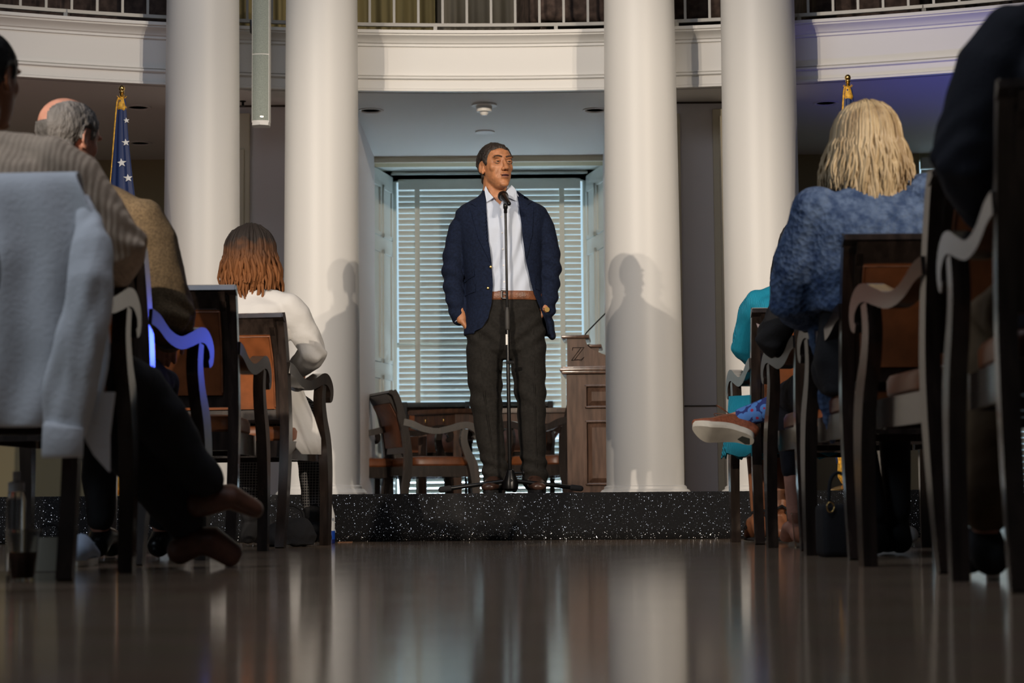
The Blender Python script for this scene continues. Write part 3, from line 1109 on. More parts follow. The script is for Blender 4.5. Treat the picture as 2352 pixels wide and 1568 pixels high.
def chair_by_post(px, d, side, rot, label, group):
    """px of the aisle-side rear post, d its distance, side -1 = chair left of the aisle"""
    X = P(px, 900, d).x
    c, s = math.cos(rot), math.sin(rot)
    lx, ly_ = (0.252, -0.27) if side < 0 else (-0.252, -0.27)
    ox = X - (lx * c - ly_ * s)
    oy = d - (lx * s + ly_ * c)
    return place_chair(ox, oy, rot, label, group), V((ox, oy, 0))


GL, GR = 'dark wood armchairs left of the aisle', 'dark wood armchairs right of the aisle'
_, L1 = chair_by_post(655, 8.50, -1, R(-9), 'dark wood leather-backed armchair the woman in white sits on', GL)
_, L2 = chair_by_post(537, 7.42, -1, R(0), 'empty dark wood armchair with leather back, left behind the woman in white', GL)
_, L3 = chair_by_post(334, 6.15, -1, R(-6), 'dark armchair under the tweed jacket man, its arm lit blue', GL)
_, L4 = chair_by_post(168, 4.93, -1, R(1), 'dark armchair with a white hoodie hanging over its back', GL)
_, L5 = chair_by_post(-262, 3.78, -1, R(0), 'nearest left armchair, only its front leg showing at the photo edge', GL)
_, R1 = chair_by_post(1735, 8.46, 1, R(-1), 'dark wood armchair under the woman in turquoise, nearest the stage', GR)
_, R2 = chair_by_post(1838, 7.32, 1, R(0), 'dark armchair beside the raised brown shoe with a floral sock', GR)
_, R3 = chair_by_post(1947, 6.15, 1, R(0), 'dark armchair with leather back, behind the blonde woman in blue', GR)
_, R4 = chair_by_post(2142, 4.97, 1, R(4), 'empty dark armchair behind the blonde woman, pale light along its arm', GR)
_, R5 = chair_by_post(2318, 3.92, 1, R(-6), 'nearest right armchair, tall and dark under the figure in navy', GR)
GS = 'armchairs round the table behind the stage'
place_chair(P(990, 1000, 14.55).x, 14.52, R(-70), 'brown armchair in profile with bright leather seat, left of the table', GS)
place_chair(P(826, 1000, 14.8).x, 14.80, R(-66), 'brown armchair half hidden by the column left of the table', GS)
place_chair(P(995, 1000, 15.6).x, 15.55, R(178), 'dark armchair on the window side of the table, left one', GS)
place_chair(P(1200, 1000, 15.6).x, 15.55, R(184), 'dark armchair on the window side of the table, right one', GS)
place_chair(P(1262, 1000, 14.4).x, 14.4, R(60), 'dark armchair between the speaker and the lectern', GS)

# ---- table behind the stage
ty = 14.95
tz = P(1040, 938, ty).z
nx0 = P(1036, 938, ty).x
t = thing('library_table', 'large brown wooden library table below the window blind', 'table', (0.0, ty, 0))
top = [(nx0, 0), (0.50, 0), (0.60, 0.15), (0.60, 0.40), (-0.78, 0.40), (-0.80, 0.26)]
ins = [(nx0 + 0.03, 0.035), (0.47, 0.035), (0.56, 0.17), (0.56, 0.37), (-0.74, 0.37), (-0.75, 0.27)]
bm = B()
prism(bm, top, tz - 0.035, tz, 'Z', bev=0.006)
obj('tabletop', bm, BROWNW, t, 'auto')
bm = B()
prism(bm, ins, tz - 0.135, tz - 0.035, 'Z')
obj('apron', bm, BROWNW, t)
a, b = V((ins[5][0], ins[5][1], 0)), V((ins[0][0], ins[0][1], 0))
nrm = V((-(b - a).y, (b - a).x, 0)).normalized() * -1
for k in (0.12, 0.56):
    bm = B()
    p0, p1 = a.lerp(b, k), a.lerp(b, k + 0.36)
    q = [p0, p1, p1 + nrm * -0.008 * -1, p0 + nrm * 0.008]
    prism(bm, [(v.x, v.y) for v in q], tz - 0.12, tz - 0.05, 'Z')
    dr = obj('drawer', bm, BROWNW, t)
    m_ = (p0 + p1) / 2 + nrm * 0.014
    obj('pull', limb(B(), [(m_.x, m_.y, tz - 0.095), (m_.x, m_.y, tz - 0.075)], [0.004, 0.004], 8), BRASS, dr, True)
for (x, y) in ((nx0 + 0.045, 0.05), (0.44, 0.05), (-0.69, 0.29), (0.53, 0.33)):
    obj('leg', box(B(), (x - 0.032, y - 0.03, 0), (x + 0.032, y + 0.03, tz - 0.13), 0.006), BROWNW, t)

# ---- lectern
ly = 12.95
pL = P(1298, 900, ly).x
t = thing('lectern', 'brown wooden lectern with raised panels and a letter Z, half behind the column', 'lectern', (pL, ly, 0), R(-4))
z_ = lambda y: P(1340, y, ly).z
s_ = F / ly
X = lambda px: (px - 1300) / s_
bm = B()
box(bm, (X(1303), 0.02, 0), (X(1303) + 0.62, 0.50, z_(858)), 0.004)
obj('cabinet', bm, PODW, t)
bm = B()
for za, zb, e in ((858, 850, 0.03), (852, 845, 0.042), (846, 841, 0.03)):
    box(bm, (X(1303) - e, 0.02 - e, z_(za)), (X(1303) + 0.62 + e, 0.50 + e, z_(zb)), 0.005)
obj('cornice', bm, PODW, t, 'auto')
# scrolled upper side board
bm = B()
pg = [(X(1305), z_(841)), (X(1305), z_(776))] + [(X(a), z_(b)) for a, b in ((1347, 776), (1349, 785), (1354, 795), (1366, 803), (1380, 809), (1394, 815), (1410, 818), (1440, 820))] + [(X(1440), z_(841))]
prism(bm, pg, 0.04, 0.075, 'Y')
obj('front_board', bm, PODW, t)
bm = B()
box(bm, (X(1305), 0.075, z_(841)), (X(1305) + 0.025, 0.40, z_(776)))
obj('side_board', bm, PODW, t)
bm = B()
box(bm, (X(1292), 0.02, z_(776)), (X(1356), 0.42, z_(768)), 0.006)
obj('shelf', bm, PODW, t, 'auto')
bm = B()
box(bm, (X(1350), 0.10, z_(795)), (X(1384), 0.42, z_(788)), 0.006)
prism(bm, [(X(1352), z_(795)), (X(1378), z_(795)), (X(1376), z_(808)), (X(1372), z_(816)), (X(1380), z_(825)), (X(1352), z_(825))], 0.12, 0.14, 'Y')
obj('inner_shelf', bm, PODW, t, 'auto')


def raised(za, zb, xa, xb):
    bm = B()
    x0, x1, z0, z1 = X(xa), X(xb), z_(zb), z_(za)
    for (a, b, c, d) in ((x0, x1, z0, z0 + 0.012), (x0, x1, z1 - 0.012, z1), (x0, x0 + 0.012, z0, z1), (x1 - 0.012, x1, z0, z1)):
        box(bm, (a, -0.002, c), (b, 0.02, d), 0.003)
    i0 = [(x0 + 0.014, 0.022, z0 + 0.014), (x1 - 0.014, 0.022, z0 + 0.014), (x1 - 0.014, 0.022, z1 - 0.014), (x0 + 0.014, 0.022, z1 - 0.014)]
    e = 0.045
    i1 = [(x0 + e, -0.006, z0 + e), (x1 - e, -0.006, z0 + e), (x1 - e, -0.006, z1 - e), (x0 + e, -0.006, z1 - e)]
    loft(bm, [[V(p) for p in i0], [V(p) for p in i1]])
    obj('raised_panel', bm, PODW, t)


raised(884, 937, 1345, 1420)
raised(966, 1114, 1345, 1430)
bm = B()
for pp, wd in (([(1318, 797), (1344, 797)], 1.0), ([(1344, 797), (1321, 826)], 1.0), ([(1337, 797), (1315, 826)], 1.0), ([(1317, 826), (1337, 825), (1343, 820)], 1.0), ([(1318, 797), (1317, 803)], 1.0), ([(1315, 827), (1330, 824), (1337, 828), (1344, 819)], 0.7)):
    q = [(X(a), 0.038, z_(b)) for a, b in pp]
    limb(bm, q, [(0.0022 * wd, 0.0022 * wd)] * len(q), 6, ref=(0, 1, 0))
obj('carved_letter', bm, ENGR, t)
bm = B()
g0 = V((X(1345), 0.2, z_(768)))
g1 = V((X(1397), 0.15, z_(712)))
gp = spline([tuple(g0), (X(1347), 0.2, z_(760)), (X(1362), 0.18, z_(745)), tuple(g1)], 5)
limb(bm, gp, [0.0045] * len(gp), 8)
limb(bm, [gp[-1], tuple(V(gp[-1]) + (g1 - V(gp[-4])).normalized() * 0.06)], [0.009, 0.011], 10)
gm = thing('gooseneck_microphone', 'thin black gooseneck microphone rising from the lectern top', 'microphone', t.matrix_world.to_translation())
gm.location = (pL, ly, 0)
gm.rotation_euler = (0, 0, R(-4))
obj('neck', bm, BLACKM, gm, True)
obj('mount', lathe(B(), [(0.02, 0), (0.018, 0.01), (0.006, 0.014)], 16, (g0.x, g0.y, g0.z)), BLACKM, gm, True)

# ---- microphone on its stand
mx, my = P(1172, 1100, 9.99).x, 9.99
t = thing('microphone_stand', 'black tripod microphone stand in front of the standing speaker', 'microphone stand', (mx, my, SZ))
zz = lambda y: P(1165, y, my).z - SZ
lean = (P(1161, 480, my).x - mx) / zz(480)
px_ = lambda z: lean * z
bm = B()
limb(bm, [(px_(0.1), 0, 0.03), (px_(zz(745)), 0, zz(745))], [0.0095, 0.0095], 16)
obj('lower_pole', bm, BLACKM, t, True)
bm = B()
limb(bm, [(px_(zz(750)), 0, zz(750)), (px_(zz(488)), 0, zz(488))], [0.0062, 0.0062], 16)
obj('upper_pole', bm, BLACKM, t, True)
bm = B()
limb(bm, [(px_(zz(754)), 0, zz(754)), (px_(zz(740)), 0, zz(740)), (px_(zz(716)), 0, zz(716)), (px_(zz(708)), 0, zz(708))], [0.013, 0.014, 0.013, 0.009], 16)
obj('height_clutch', bm, mat('dark rubber', (0.03, 0.028, 0.026), 0.6), t, True)
bm = B()
box(bm, (px_(zz(780)) - 0.010, -0.0115, zz(792)), (px_(zz(780)) + 0.0, -0.0095, zz(768)))
obj('label_sticker', bm, WHITE, t)
bm = B()
box(bm, (px_(zz(834)) - 0.012, -0.012, zz(836)), (px_(zz(834)) + 0.03, 0.012, zz(829)), 0.002)
obj('cable_clip', bm, BLACKM, t)
bm = B()
lathe(bm, [(0.013, zz(1078)), (0.02, zz(1080)), (0.022, zz(1084)), (0.040, zz(1106)), (0.040, zz(1122)), (0.03, zz(1126)), (0.02, zz(1128))], 20)
obj('hub', bm, BLACKM, t, 'auto')
bm = B()
limb(bm, [(0.02, 0, zz(1086)), (0.06, 0, zz(1086))], [0.006, 0.006], 8)
ell(bm, (0.066, 0, zz(1086)), (0.008, 0.016, 0.018))
obj('locking_knob', bm, BLACKM, t, True)
for ex, ey in ((-0.335, 0.02), (0.34, 0.02), (0.02, -0.15)):
    bm = B()
    e = V((ex, ey, 0.022))
    if ey < 0:
        e = V((0.02, 0.30, 0.022))
    a0 = V((0, 0, 0.06)) + V((ex, ey, 0)).normalized() * 0.03
    limb(bm, [a0, e], [0.0105, 0.0105], 12)
    lg = obj('leg', bm, BLACKM, t, True)
    bm = B()
    dd = (e - a0).normalized()
    limb(bm, [e - dd * 0.03, e + dd * 0.012], [0.015, 0.015], 12)
    obj('rubber_foot', bm, BLACKC, lg, True)
mt = thing('microphone', 'black vocal microphone with ball grille just below the speaker\'s chin', 'microphone', (mx + px_(zz(488)), my, SZ + zz(488)))
bm = B()
c0 = P(1155.5, 450, my) - V(mt.location)
c1 = P(1164, 460, my) - V(mt.location)
ball = c0 + V((0, 0.03, 0.004))
tail = c1 + V((0.012, -0.11, -0.035))
dd = (tail - ball).normalized()
limb(bm, [ball + dd * 0.024, ball + dd * 0.04, ball + dd * 0.15], [0.022, 0.017, 0.011], 20)
obj('mic_body', bm, BLACKM, mt, True)
GRILLE = mat('microphone grille mesh', (0.035, 0.025, 0.022), 0.35, 0.7, bump=0.9, bs=420, kind='voronoi')
bm = B()
ell(bm, ball, 0.0275, seg=28, rings=18)
obj('ball_grille', bm, GRILLE, mt, True)
bm = B()
lathe(bm, [(0.0065, -0.004), (0.0085, 0.0), (0.0085, 0.018), (0.0115, 0.022), (0.0115, 0.045), (0.008, 0.05)], 16)
limb(bm, [(0, 0, 0.045), tuple(ball + dd * 0.075)], [0.010, 0.014], 12)
obj('mic_clip', bm, BLACKM, mt, True)


# ------------------------------------------------------------------ people
def head_parts(bm, M, neck=True, nl=0.17):
    """adult head, facing +Y locally, centre between the ears; M places it"""
    t = B()
    ell(t, (0, -0.014, 0.036), (0.078, 0.098, 0.086), seg=32, rings=20)
    zrings(t, [(0.075, 0, 0.018, 0.058, 0.070), (0.05, 0, 0.012, 0.069, 0.084), (0.02, 0, 0.012, 0.070, 0.083), (-0.01, 0, 0.014, 0.067, 0.081), (-0.04, 0, 0.018, 0.061, 0.076), (-0.068, 0, 0.024, 0.053, 0.069), (-0.09, 0, 0.032, 0.041, 0.057), (-0.106, 0, 0.042, 0.027, 0.042), (-0.113, 0, 0.048, 0.014, 0.024)], 32, 2.15)
    ell(t, (0, 0.080, -0.098), (0.024, 0.015, 0.015))
    limb(t, [(0, 0.089, 0.030), (0, 0.099, 0.008), (0, 0.112, -0.016), (0, 0.1165, -0.024)], [(0.008, 0.008), (0.009, 0.009), (0.0125, 0.011), (0.0135, 0.010)], 12)
    for s in (-1, 1):
        ell(t, (s * 0.0135, 0.104, -0.027), (0.0085, 0.010, 0.0085))
        ell(t, (s * 0.030, 0.084, 0.037), (0.026, 0.013, 0.0085))
        ell(t, (s * 0.038, 0.057, -0.010), (0.026, 0.023, 0.028))
        # ear
        ell(t, (s * 0.078, -0.010, 0.002), (0.007, 0.018, 0.030), Matrix.Rotation(s * 0.30, 3, 'Z') @ Matrix.Rotation(-0.15, 3, 'X'))
        ell(t, (s * 0.075, 0.000, -0.024), (0.007, 0.010, 0.012))
    ell(t, (0, 0.095, -0.0505), (0.025, 0.0085, 0.0055))
    ell(t, (0, 0.092, -0.0665), (0.021, 0.0095, 0.0065))
    if neck:
        limb(t, [(0, -0.022, -0.03), (0, -0.03, -0.09), (0, -0.045, -nl)], [(0.056, 0.060), (0.056, 0.058), (0.062, 0.060)], 24)
    bmesh.ops.transform(t, matrix=M, verts=t.verts)
    me = bpy.data.meshes.new('h')
    t.to_mesh(me)
    t.free()
    bm.from_mesh(me)


def face_push(me, M):
    """press in eye sockets, ear bowls and the mouth line"""
    Mi = M.inverted()
    for v in me.vertices:
        p = Mi @ v.co
        if p.z < -0.13 or abs(p.x) > 0.12 or p.z > 0.15:
            continue
        d = V((0, 0, 0))
        if p.y > 0.03:
            for s in (-1, 1):
                q = ((p.x - s * 0.031) / 0.016) ** 2 + ((p.z - 0.0145) / 0.0105) ** 2
                d.y -= 0.0125 * math.exp(-q)
                q = ((p.x - s * 0.033) / 0.012) ** 2 + ((p.z - 0.000) / 0.007) ** 2
                d.y -= 0.0030 * math.exp(-q)
                q = ((p.x - s * 0.044) / 0.010) ** 2 + ((p.z - 0.020) / 0.008) ** 2
                d.y -= 0.0020 * math.exp(-q)
                q = ((p.x - s * (0.030 + 0.25 * (-0.03 - p.z))) / 0.004) ** 2 + ((p.z + 0.045) / 0.016) ** 2
                d.y -= 0.0034 * math.exp(-q)
            for zl in (0.054, 0.063, 0.072):
                d.y -= 0.0011 * math.exp(-((p.z - zl - 0.002 * math.cos(p.x * 60)) / 0.0018) ** 2 - (p.x / 0.035) ** 4)
            q = (p.x / 0.017) ** 4 + ((p.z + 0.058) / 0.0032) ** 2
            d.y -= 0.008 * math.exp(-q)
        for s in (-1, 1):
            if p.x * s > 0.07:
                q = ((p.y + 0.006) / 0.010) ** 2 + ((p.z - 0.004) / 0.016) ** 2
                d.x -= s * 0.009 * math.exp(-q)
        v.co = v.co + (M.to_3x3() @ d)


def hair_shell(me, M, rule, thick, nz=0.15):
    """short hair: the scalp area lifted by `thick` where rule(p) > 0 (p in head space)"""
    Mi = M.inverted()
    bm = B()
    bm.from_mesh(me)
    bm.normal_update()
    amt = {}
    for v in bm.verts:
        p = Mi @ v.co
        amt[v] = rule(p)
    kill = [f for f in bm.faces if all(amt[v] <= 0 for v in f.verts)]
    bmesh.ops.delete(bm, geom=kill, context='FACES')
    inner = {v: v.co.copy() - v.normal * 0.004 for v in bm.verts}
    for v in bm.verts:
        k = max(0, min(1, amt[v] / 0.012))
        q = v.co * 60
        v.co = v.co + v.normal * (0.0006 + thick * (k ** 0.6) * (1 + nz * noise.noise(q) + nz * noise.noise(q * 2.7)))
    return bm


def loop_hair(M, n, rfun, scale, flow, seed=1, base=None, width=(1.0, 1.0)):
    pass


def hand(bm, wrist, dirn, side, curl=0.5, palmn=(0, 0, -1)):
    """palm, four unequal fingers and a thumb; side +1 = right hand"""
    w_ = V(wrist)
    d = V(dirn).normalized()
    nrm = V(palmn)
    nrm = (nrm - d * nrm.dot(d)).normalized()
    lat = d.cross(nrm).normalized() * side
    limb(bm, [w_, w_ + d * 0.03, w_ + d * 0.085], [(0.027, 0.018), (0.036, 0.016), (0.040, 0.013)], 14, ref=lat)
    for k, (off, L) in enumerate(((-0.030, 0.066), (-0.010, 0.076), (0.010, 0.072), (0.029, 0.056))):
        p = w_ + d * 0.085 + lat * off
        pts_ = [p - d * 0.01]
        ang = 0.15
        q = p
        for seg in (0.45, 0.32, 0.23):
            ang += curl * 0.9
            dd_ = d * math.cos(ang) + nrm * math.sin(ang)
            q = q + dd_ * (L * seg)
            pts_.append(q)
        limb(bm, pts_, [0.0092, 0.0088, 0.008, 0.007], 10)
    tp = w_ + d * 0.03 - lat * 0.03
    td = (d * 0.7 - lat * 0.6 + nrm * 0.35).normalized()
    limb(bm, [tp, tp + td * 0.035, tp + td * 0.035 + (d * 0.85 + nrm * 0.4).normalized() * 0.03], [0.012, 0.0105, 0.0085], 10)


def seat_joints():
    return dict(pelvis=(0, -0.06, 0.62), waist=(0, -0.08, 0.80), chest=(0, -0.09, 0.98), neck=(0, -0.07, 1.13), head=(0, -0.03, 1.275),
                shL=(-0.175, -0.085, 1.085), elL=(-0.235, -0.06, 0.83), wrL=(-0.15, 0.17, 0.735),
                shR=(0.175, -0.085, 1.085), elR=(0.235, -0.06, 0.83), wrR=(0.15, 0.17, 0.735),
                hiL=(-0.09, -0.03, 0.60), knL=(-0.11, 0.38, 0.60), anL=(-0.11, 0.42, 0.12), hiR=(0.09, -0.03, 0.60), knR=(0.11, 0.38, 0.60), anR=(0.11, 0.42, 0.12),
                toL=(-0.12, 0.56, 0.03), toR=(0.12, 0.56, 0.03))


def torso_rows(J, g, w=1.0):
    pe, wa, ch, nk = (V(J[k]) for k in ('pelvis', 'waist', 'chest', 'neck'))
    return [(pe.z - 0.09, pe.x, pe.y, 0.15 * w + g, 0.12 + g), (pe.z, pe.x, pe.y, 0.172 * w + g, 0.125 + g), ((pe.z + wa.z) / 2, (pe.x + wa.x) / 2, (pe.y + wa.y) / 2, 0.158 * w + g, 0.115 + g), (wa.z, wa.x, wa.y, 0.145 * w + g, 0.105 + g), (ch.z - 0.06, ch.x, ch.y, 0.158 * w + g, 0.115 + g), (ch.z + 0.02, ch.x, ch.y, 0.168 * w + g, 0.115 + g), (ch.z + 0.075, ch.x, ch.y * 0.6 + nk.y * 0.4, 0.160 * w + g, 0.095 + g), (nk.z - 0.035, nk.x, nk.y, 0.095 * w + g * 0.8, 0.072 + g * 0.8), (nk.z, nk.x, nk.y, 0.07 + g * 0.5, 0.062 + g * 0.5)]


def arm(bm, J, s, g, to=1.0):
    a, b, c = V(J['sh' + s]), V(J['el' + s]), V(J['wr' + s])
    c2 = b.lerp(c, to)
    sgn = 1 if s == 'R' else -1
    nk_ = V(J['neck'])
    limb(bm, [nk_ + V((sgn * 0.055, -0.01, -0.045)), a + V((-sgn * 0.02, 0, -0.022))], [0.046 + g * 0.6, 0.042 + g * 0.6], 18)
    limb(bm, [a + V((0, 0, -0.028)), a.lerp(b, 0.3), a.lerp(b, 0.7), b, b.lerp(c2, 0.3), b.lerp(c2, 0.7), c2], [0.046 + g * 0.75, 0.050 + g, 0.043 + g, 0.041 + g, 0.042 + g, 0.034 + g, (0.030 if to > 0.9 else 0.036) + g * 0.8], 18)


def leg(bm, J, s, g, to=1.0):
    a, b, c = V(J['hi' + s]), V(J['kn' + s]), V(J['an' + s])
    c2 = b.lerp(c, to)
    limb(bm, [a, a.lerp(b, 0.35), a.lerp(b, 0.75), b, b.lerp(c2, 0.3), b.lerp(c2, 0.65), c2], [0.088 + g, 0.082 + g, 0.064 + g, 0.058 + g, 0.057 + g, 0.045 + g, 0.037 + g], 20)


def foot(bm, an, to, g=0.0):
    a, b = V(an), V(to)
    d = (b - a)
    up = V((0, 0, 1))
    h = a + V((0, 0, 0)) - d.normalized() * 0.03
    h.z = b.z + 0.015 if abs(a.z - b.z) < 0.2 else h.z - 0.06
    m_ = a.lerp(b, 0.5)
    limb(bm, [h, a.lerp(b, 0.15) - up * 0.03, m_, b], [(0.032 + g, 0.032 + g), (0.036 + g, 0.036 + g), (0.043 + g, 0.028 + g), (0.036 + g, 0.018 + g)], 16)


def sleeve_fold(J):
    ce = [V(J['elL']), V(J['elR'])]

    def f(p):
        k = 0.003 * math.sin(p.z * 40 + p.x * 30 + 4 * noise.noise(p * 5)) * max(0, noise.noise(p * 4) + 0.3)
        for e in ce:
            k += 0.0065 * math.exp(-((p - e).length / 0.09) ** 2) * math.sin((p.z * 0.8 + p.y * 0.6) * 120 + 3 * noise.noise(p * 8))
        return k
    return f


def person(label, loc, rz, J, skin, top, bottom, shoes, hm, hair, hyaw=0, hpitch=0, tilt=0, hs=1.0, w=1.0, clothes=True, extra=None, sock=None, group=None):
    t = thing('person', label, 'person', loc, rz, group)
    HM = Matrix.Translation(V(J['head'])) @ Matrix.Rotation(hyaw, 4, 'Z') @ Matrix.Rotation(hpitch, 4, 'X') @ Matrix.Rotation(tilt, 4, 'Y') @ Matrix.Scale(hs, 4)
    bm = B()
    zrings(bm, torso_rows(J, 0, w))
    head_parts(bm, HM)
    for s, k in (('L', -1), ('R', 1)):
        arm(bm, J, s, 0)
        leg(bm, J, s, 0)
        foot(bm, J['an' + s], J['to' + s])
        d = V(J['wr' + s]) - V(J['el' + s])
        hand(bm, J['wr' + s], J.get('hd' + s, tuple(d)), k, 0.45, J.get('pn' + s, (0, 0, -1)))
    me = smart(bm, 0.0055, 5)
    face_push(me, HM)
    obj('body', me, skin, t, True)
    head_me = me
    # garments
    gname, gm, gg, gto, low = top
    bm = B()
    rows = torso_rows(J, gg, w)
    if low:
        r0 = rows[0]
        rows = [(r0[0] - low, r0[1], r0[2], r0[3] + 0.02, r0[4] + 0.02)] + rows
    zrings(bm, rows, 36)
    for s in 'LR':
        arm(bm, J, s, gg, gto)
    obj(gname, smart(bm, 0.009, 7, disp=0.006, freq=9, stretch=(1, 1, 0.8), fold=sleeve_fold(J)), gm, t, True)
    if bottom:
        bname, bmm, bg, bto = bottom
        bm = B()
        pe = V(J['pelvis'])
        zrings(bm, [(pe.z - 0.10, pe.x, pe.y, 0.155 * w + bg, 0.12 + bg), (pe.z + 0.02, pe.x, pe.y, 0.17 * w + bg, 0.125 + bg), (pe.z + 0.12, pe.x, pe.y - 0.01, 0.152 * w + bg, 0.11 + bg)])
        for s in 'LR':
            leg(bm, J, s, bg, bto)
        if bname == 'skirt':
            limb(bm, [V(J['hiL']).lerp(V(J['hiR']), 0.5), V(J['knL']).lerp(V(J['knR']), 0.5)], [(0.17, 0.09), (0.16, 0.075)], 20)
        obj(bname, smart(bm, 0.009, 6, disp=0.008, freq=10), bmm, t, True)
    if shoes:
        sn, sm, sg = shoes
        for s in 'LR':
            bm = B()
            foot(bm, J['an' + s], J['to' + s], sg)
            if sn == 'boot':
                a, b = V(J['kn' + s]), V(J['an' + s])
                limb(bm, [a.lerp(b, 0.35), a.lerp(b, 0.7), b], [0.056, 0.05, 0.044], 18)
            obj(sn, smart(bm, 0.006, 4), sm, t, True)
    if hm:
        obj('hair', hair(head_me, HM), hm, t, True)
    if extra:
        extra(t, J, HM)
    return t, HM, head_me


def short_rule(line):
    def f(p):
        pts_ = line
        y = p.y
        if y <= pts_[0][0]:
            z = pts_[0][1]
        elif y >= pts_[-1][0]:
            z = pts_[-1][1]
        else:
            for (a, za), (b, zb_) in zip(pts_, pts_[1:]):
                if a <= y <= b:
                    z = za + (zb_ - za) * (y - a) / (b - a)
                    break
        if abs(p.x) > 0.079 and p.z < 0.04:
            return -1
        if p.z < -0.12:
            return -1
        return p.z - z
    return f


MANLINE = [(-0.11, -0.080), (-0.06, -0.072), (-0.030, -0.045), (-0.020, 0.0), (-0.008, 0.034), (0.012, 0.034), (0.022, 0.005), (0.034, 0.008), (0.040, 0.035), (0.050, 0.062), (0.066, 0.090), (0.085, 0.094), (0.11, 0.094)]


def man_hair(me, M):
    return hair_shell(me, M, short_rule(MANLINE), 0.0075, 0.35)


def bald_hair(me, M):
    base = short_rule(MANLINE)

    def f(p):
        r = base(p)
        d = 0.070 - math.hypot(p.x + 0.026, (p.y + 0.030) * 0.75) if p.z > 0.02 else -1
        return min(r, -d) if d > -0.02 else r
    return hair_shell(me, M, f, 0.008, 0.4)


def strands(M, n, r, length, flare, base_r, seed, back=True, wob=0.006, gap=0.0, amin=-PI, amax=PI, tip=0.6, mesh_r=8):
    rnd = random.Random(seed)
    bm = B()
    for i in range(n):
        a = amin + (amax - amin) * (i + rnd.random() * 0.8) / n
        lay = rnd.uniform(0.3, 1.0)
        st = rnd.uniform(0.05, 0.75)
        pts_ = []
        ph0 = rnd.uniform(0, 6)
        rx, ry, rz_ = (0.086 + base_r * lay), (0.105 + base_r * lay), (0.098 + base_r * lay)
        L = length * rnd.uniform(0.82, 1.08)
        for k in range(5):
            ph = st + (PI / 2 - st) * k / 4
            pts_.append(V((rx * math.sin(ph) * math.sin(a), -0.012 - ry * math.sin(ph) * math.cos(a), 0.034 + rz_ * math.cos(ph))))
        e = pts_[-1]
        ox, oy = math.sin(a), -math.cos(a)
        for k in range(1, 7):
            u = k / 6
            fl = flare * u * (1.3 - u * 0.5)
            wx = wob * math.sin(ph0 + u * 7)
            wy = wob * math.cos(ph0 * 1.7 + u * 6)
            pts_.append(V((e.x + ox * fl + wx, e.y + oy * fl * 0.4 + wy + (0.012 * u), e.z - L * u)))
        rr = [r * rnd.uniform(0.85, 1.15) * (1 if k < 9 else (1 - (1 - tip) * (k - 8) / 2)) for k in range(11)]
        limb(bm, [M @ p for p in pts_], rr, mesh_r)
    return bm


# ---------------- the standing speaker
MX, MY = P(1157, 1100, 10.17).x, 10.17
sp = thing('person', 'standing man in navy blazer, pale open-neck shirt and charcoal trousers, hands in pockets', 'person', (MX, MY, SZ))
ms = F / MY


def Q(px, py, dy=0.0):
    p = P(px, py, MY + dy)
    return V((p.x - MX, dy, p.z - SZ))


hc = Q(1139, 385)
HS = 1.03
HM = Matrix.Translation((hc.x, -0.035, hc.z - 0.008)) @ Matrix.Rotation(PI + R(27), 4, 'Z') @ Matrix.Rotation(R(4), 4, 'X') @ Matrix.Rotation(R(2), 4, 'Y') @ Matrix.Scale(HS, 4)
JM = dict(shL=Q(1070, 505, 0.0), elL=Q(1043, 635, 0.05), wrL=Q(1060, 733, -0.03), shR=Q(1234, 500, 0.0), elR=Q(1262, 620, 0.05), wrR=Q(1250, 712, -0.03), neck=tuple(Q(1148, 470)),
          hiL=Q(1110, 740), knL=Q(1118, 930, -0.01), anL=Q(1138, 1092, 0.0), hiR=Q(1210, 740), knR=Q(1221, 930, -0.01), anR=Q(1226, 1092, 0.0))
JM['toL'] = tuple(V((JM['anL'].x - 0.03, -0.17, 0.035)))
JM['toR'] = tuple(V((JM['anR'].x + 0.02, -0.17, 0.035)))
zq = lambda y: Q(1157, y).z
xq = lambda px, y: Q(px, y).x
bm = B()
rowsT = [(zq(790), xq(1160, 790), 0.0, 0.16, 0.11), (zq(740), xq(1160, 740), 0.0, 0.165, 0.115), (zq(675), xq(1163, 675), 0, 0.145, 0.105), (zq(600), xq(1157, 600), 0, 0.155, 0.11), (zq(530), xq(1153, 530), 0, 0.17, 0.115), (zq(484), xq(1152, 484), 0.0, 0.175, 0.09), (zq(462), xq(1149, 462), 0.005, 0.105, 0.07), (zq(448), xq(1145, 448), 0.0, 0.064, 0.062)]
zrings(bm, rowsT)
# neck up to the head
nb = Q(1144, 454)
hb = HM @ V((0, -0.03, -0.06))
limb(bm, [nb + V((0, 0.0, -0.03)), nb, hb], [(0.068, 0.062), (0.060, 0.058), (0.057, 0.060)], 24)
for s in 'LR':
    arm(bm, JM, s, -0.004)
    leg(bm, JM, s, -0.006)
    foot(bm, JM['an' + s], JM['to' + s], -0.016)
hand(bm, JM['wrL'], (0.075, 0.03, -0.11), 1, 0.25, (1, 0, 0))
hand(bm, JM['wrR'], (-0.065, 0.03, -0.11), -1, 0.25, (-1, 0, 0))
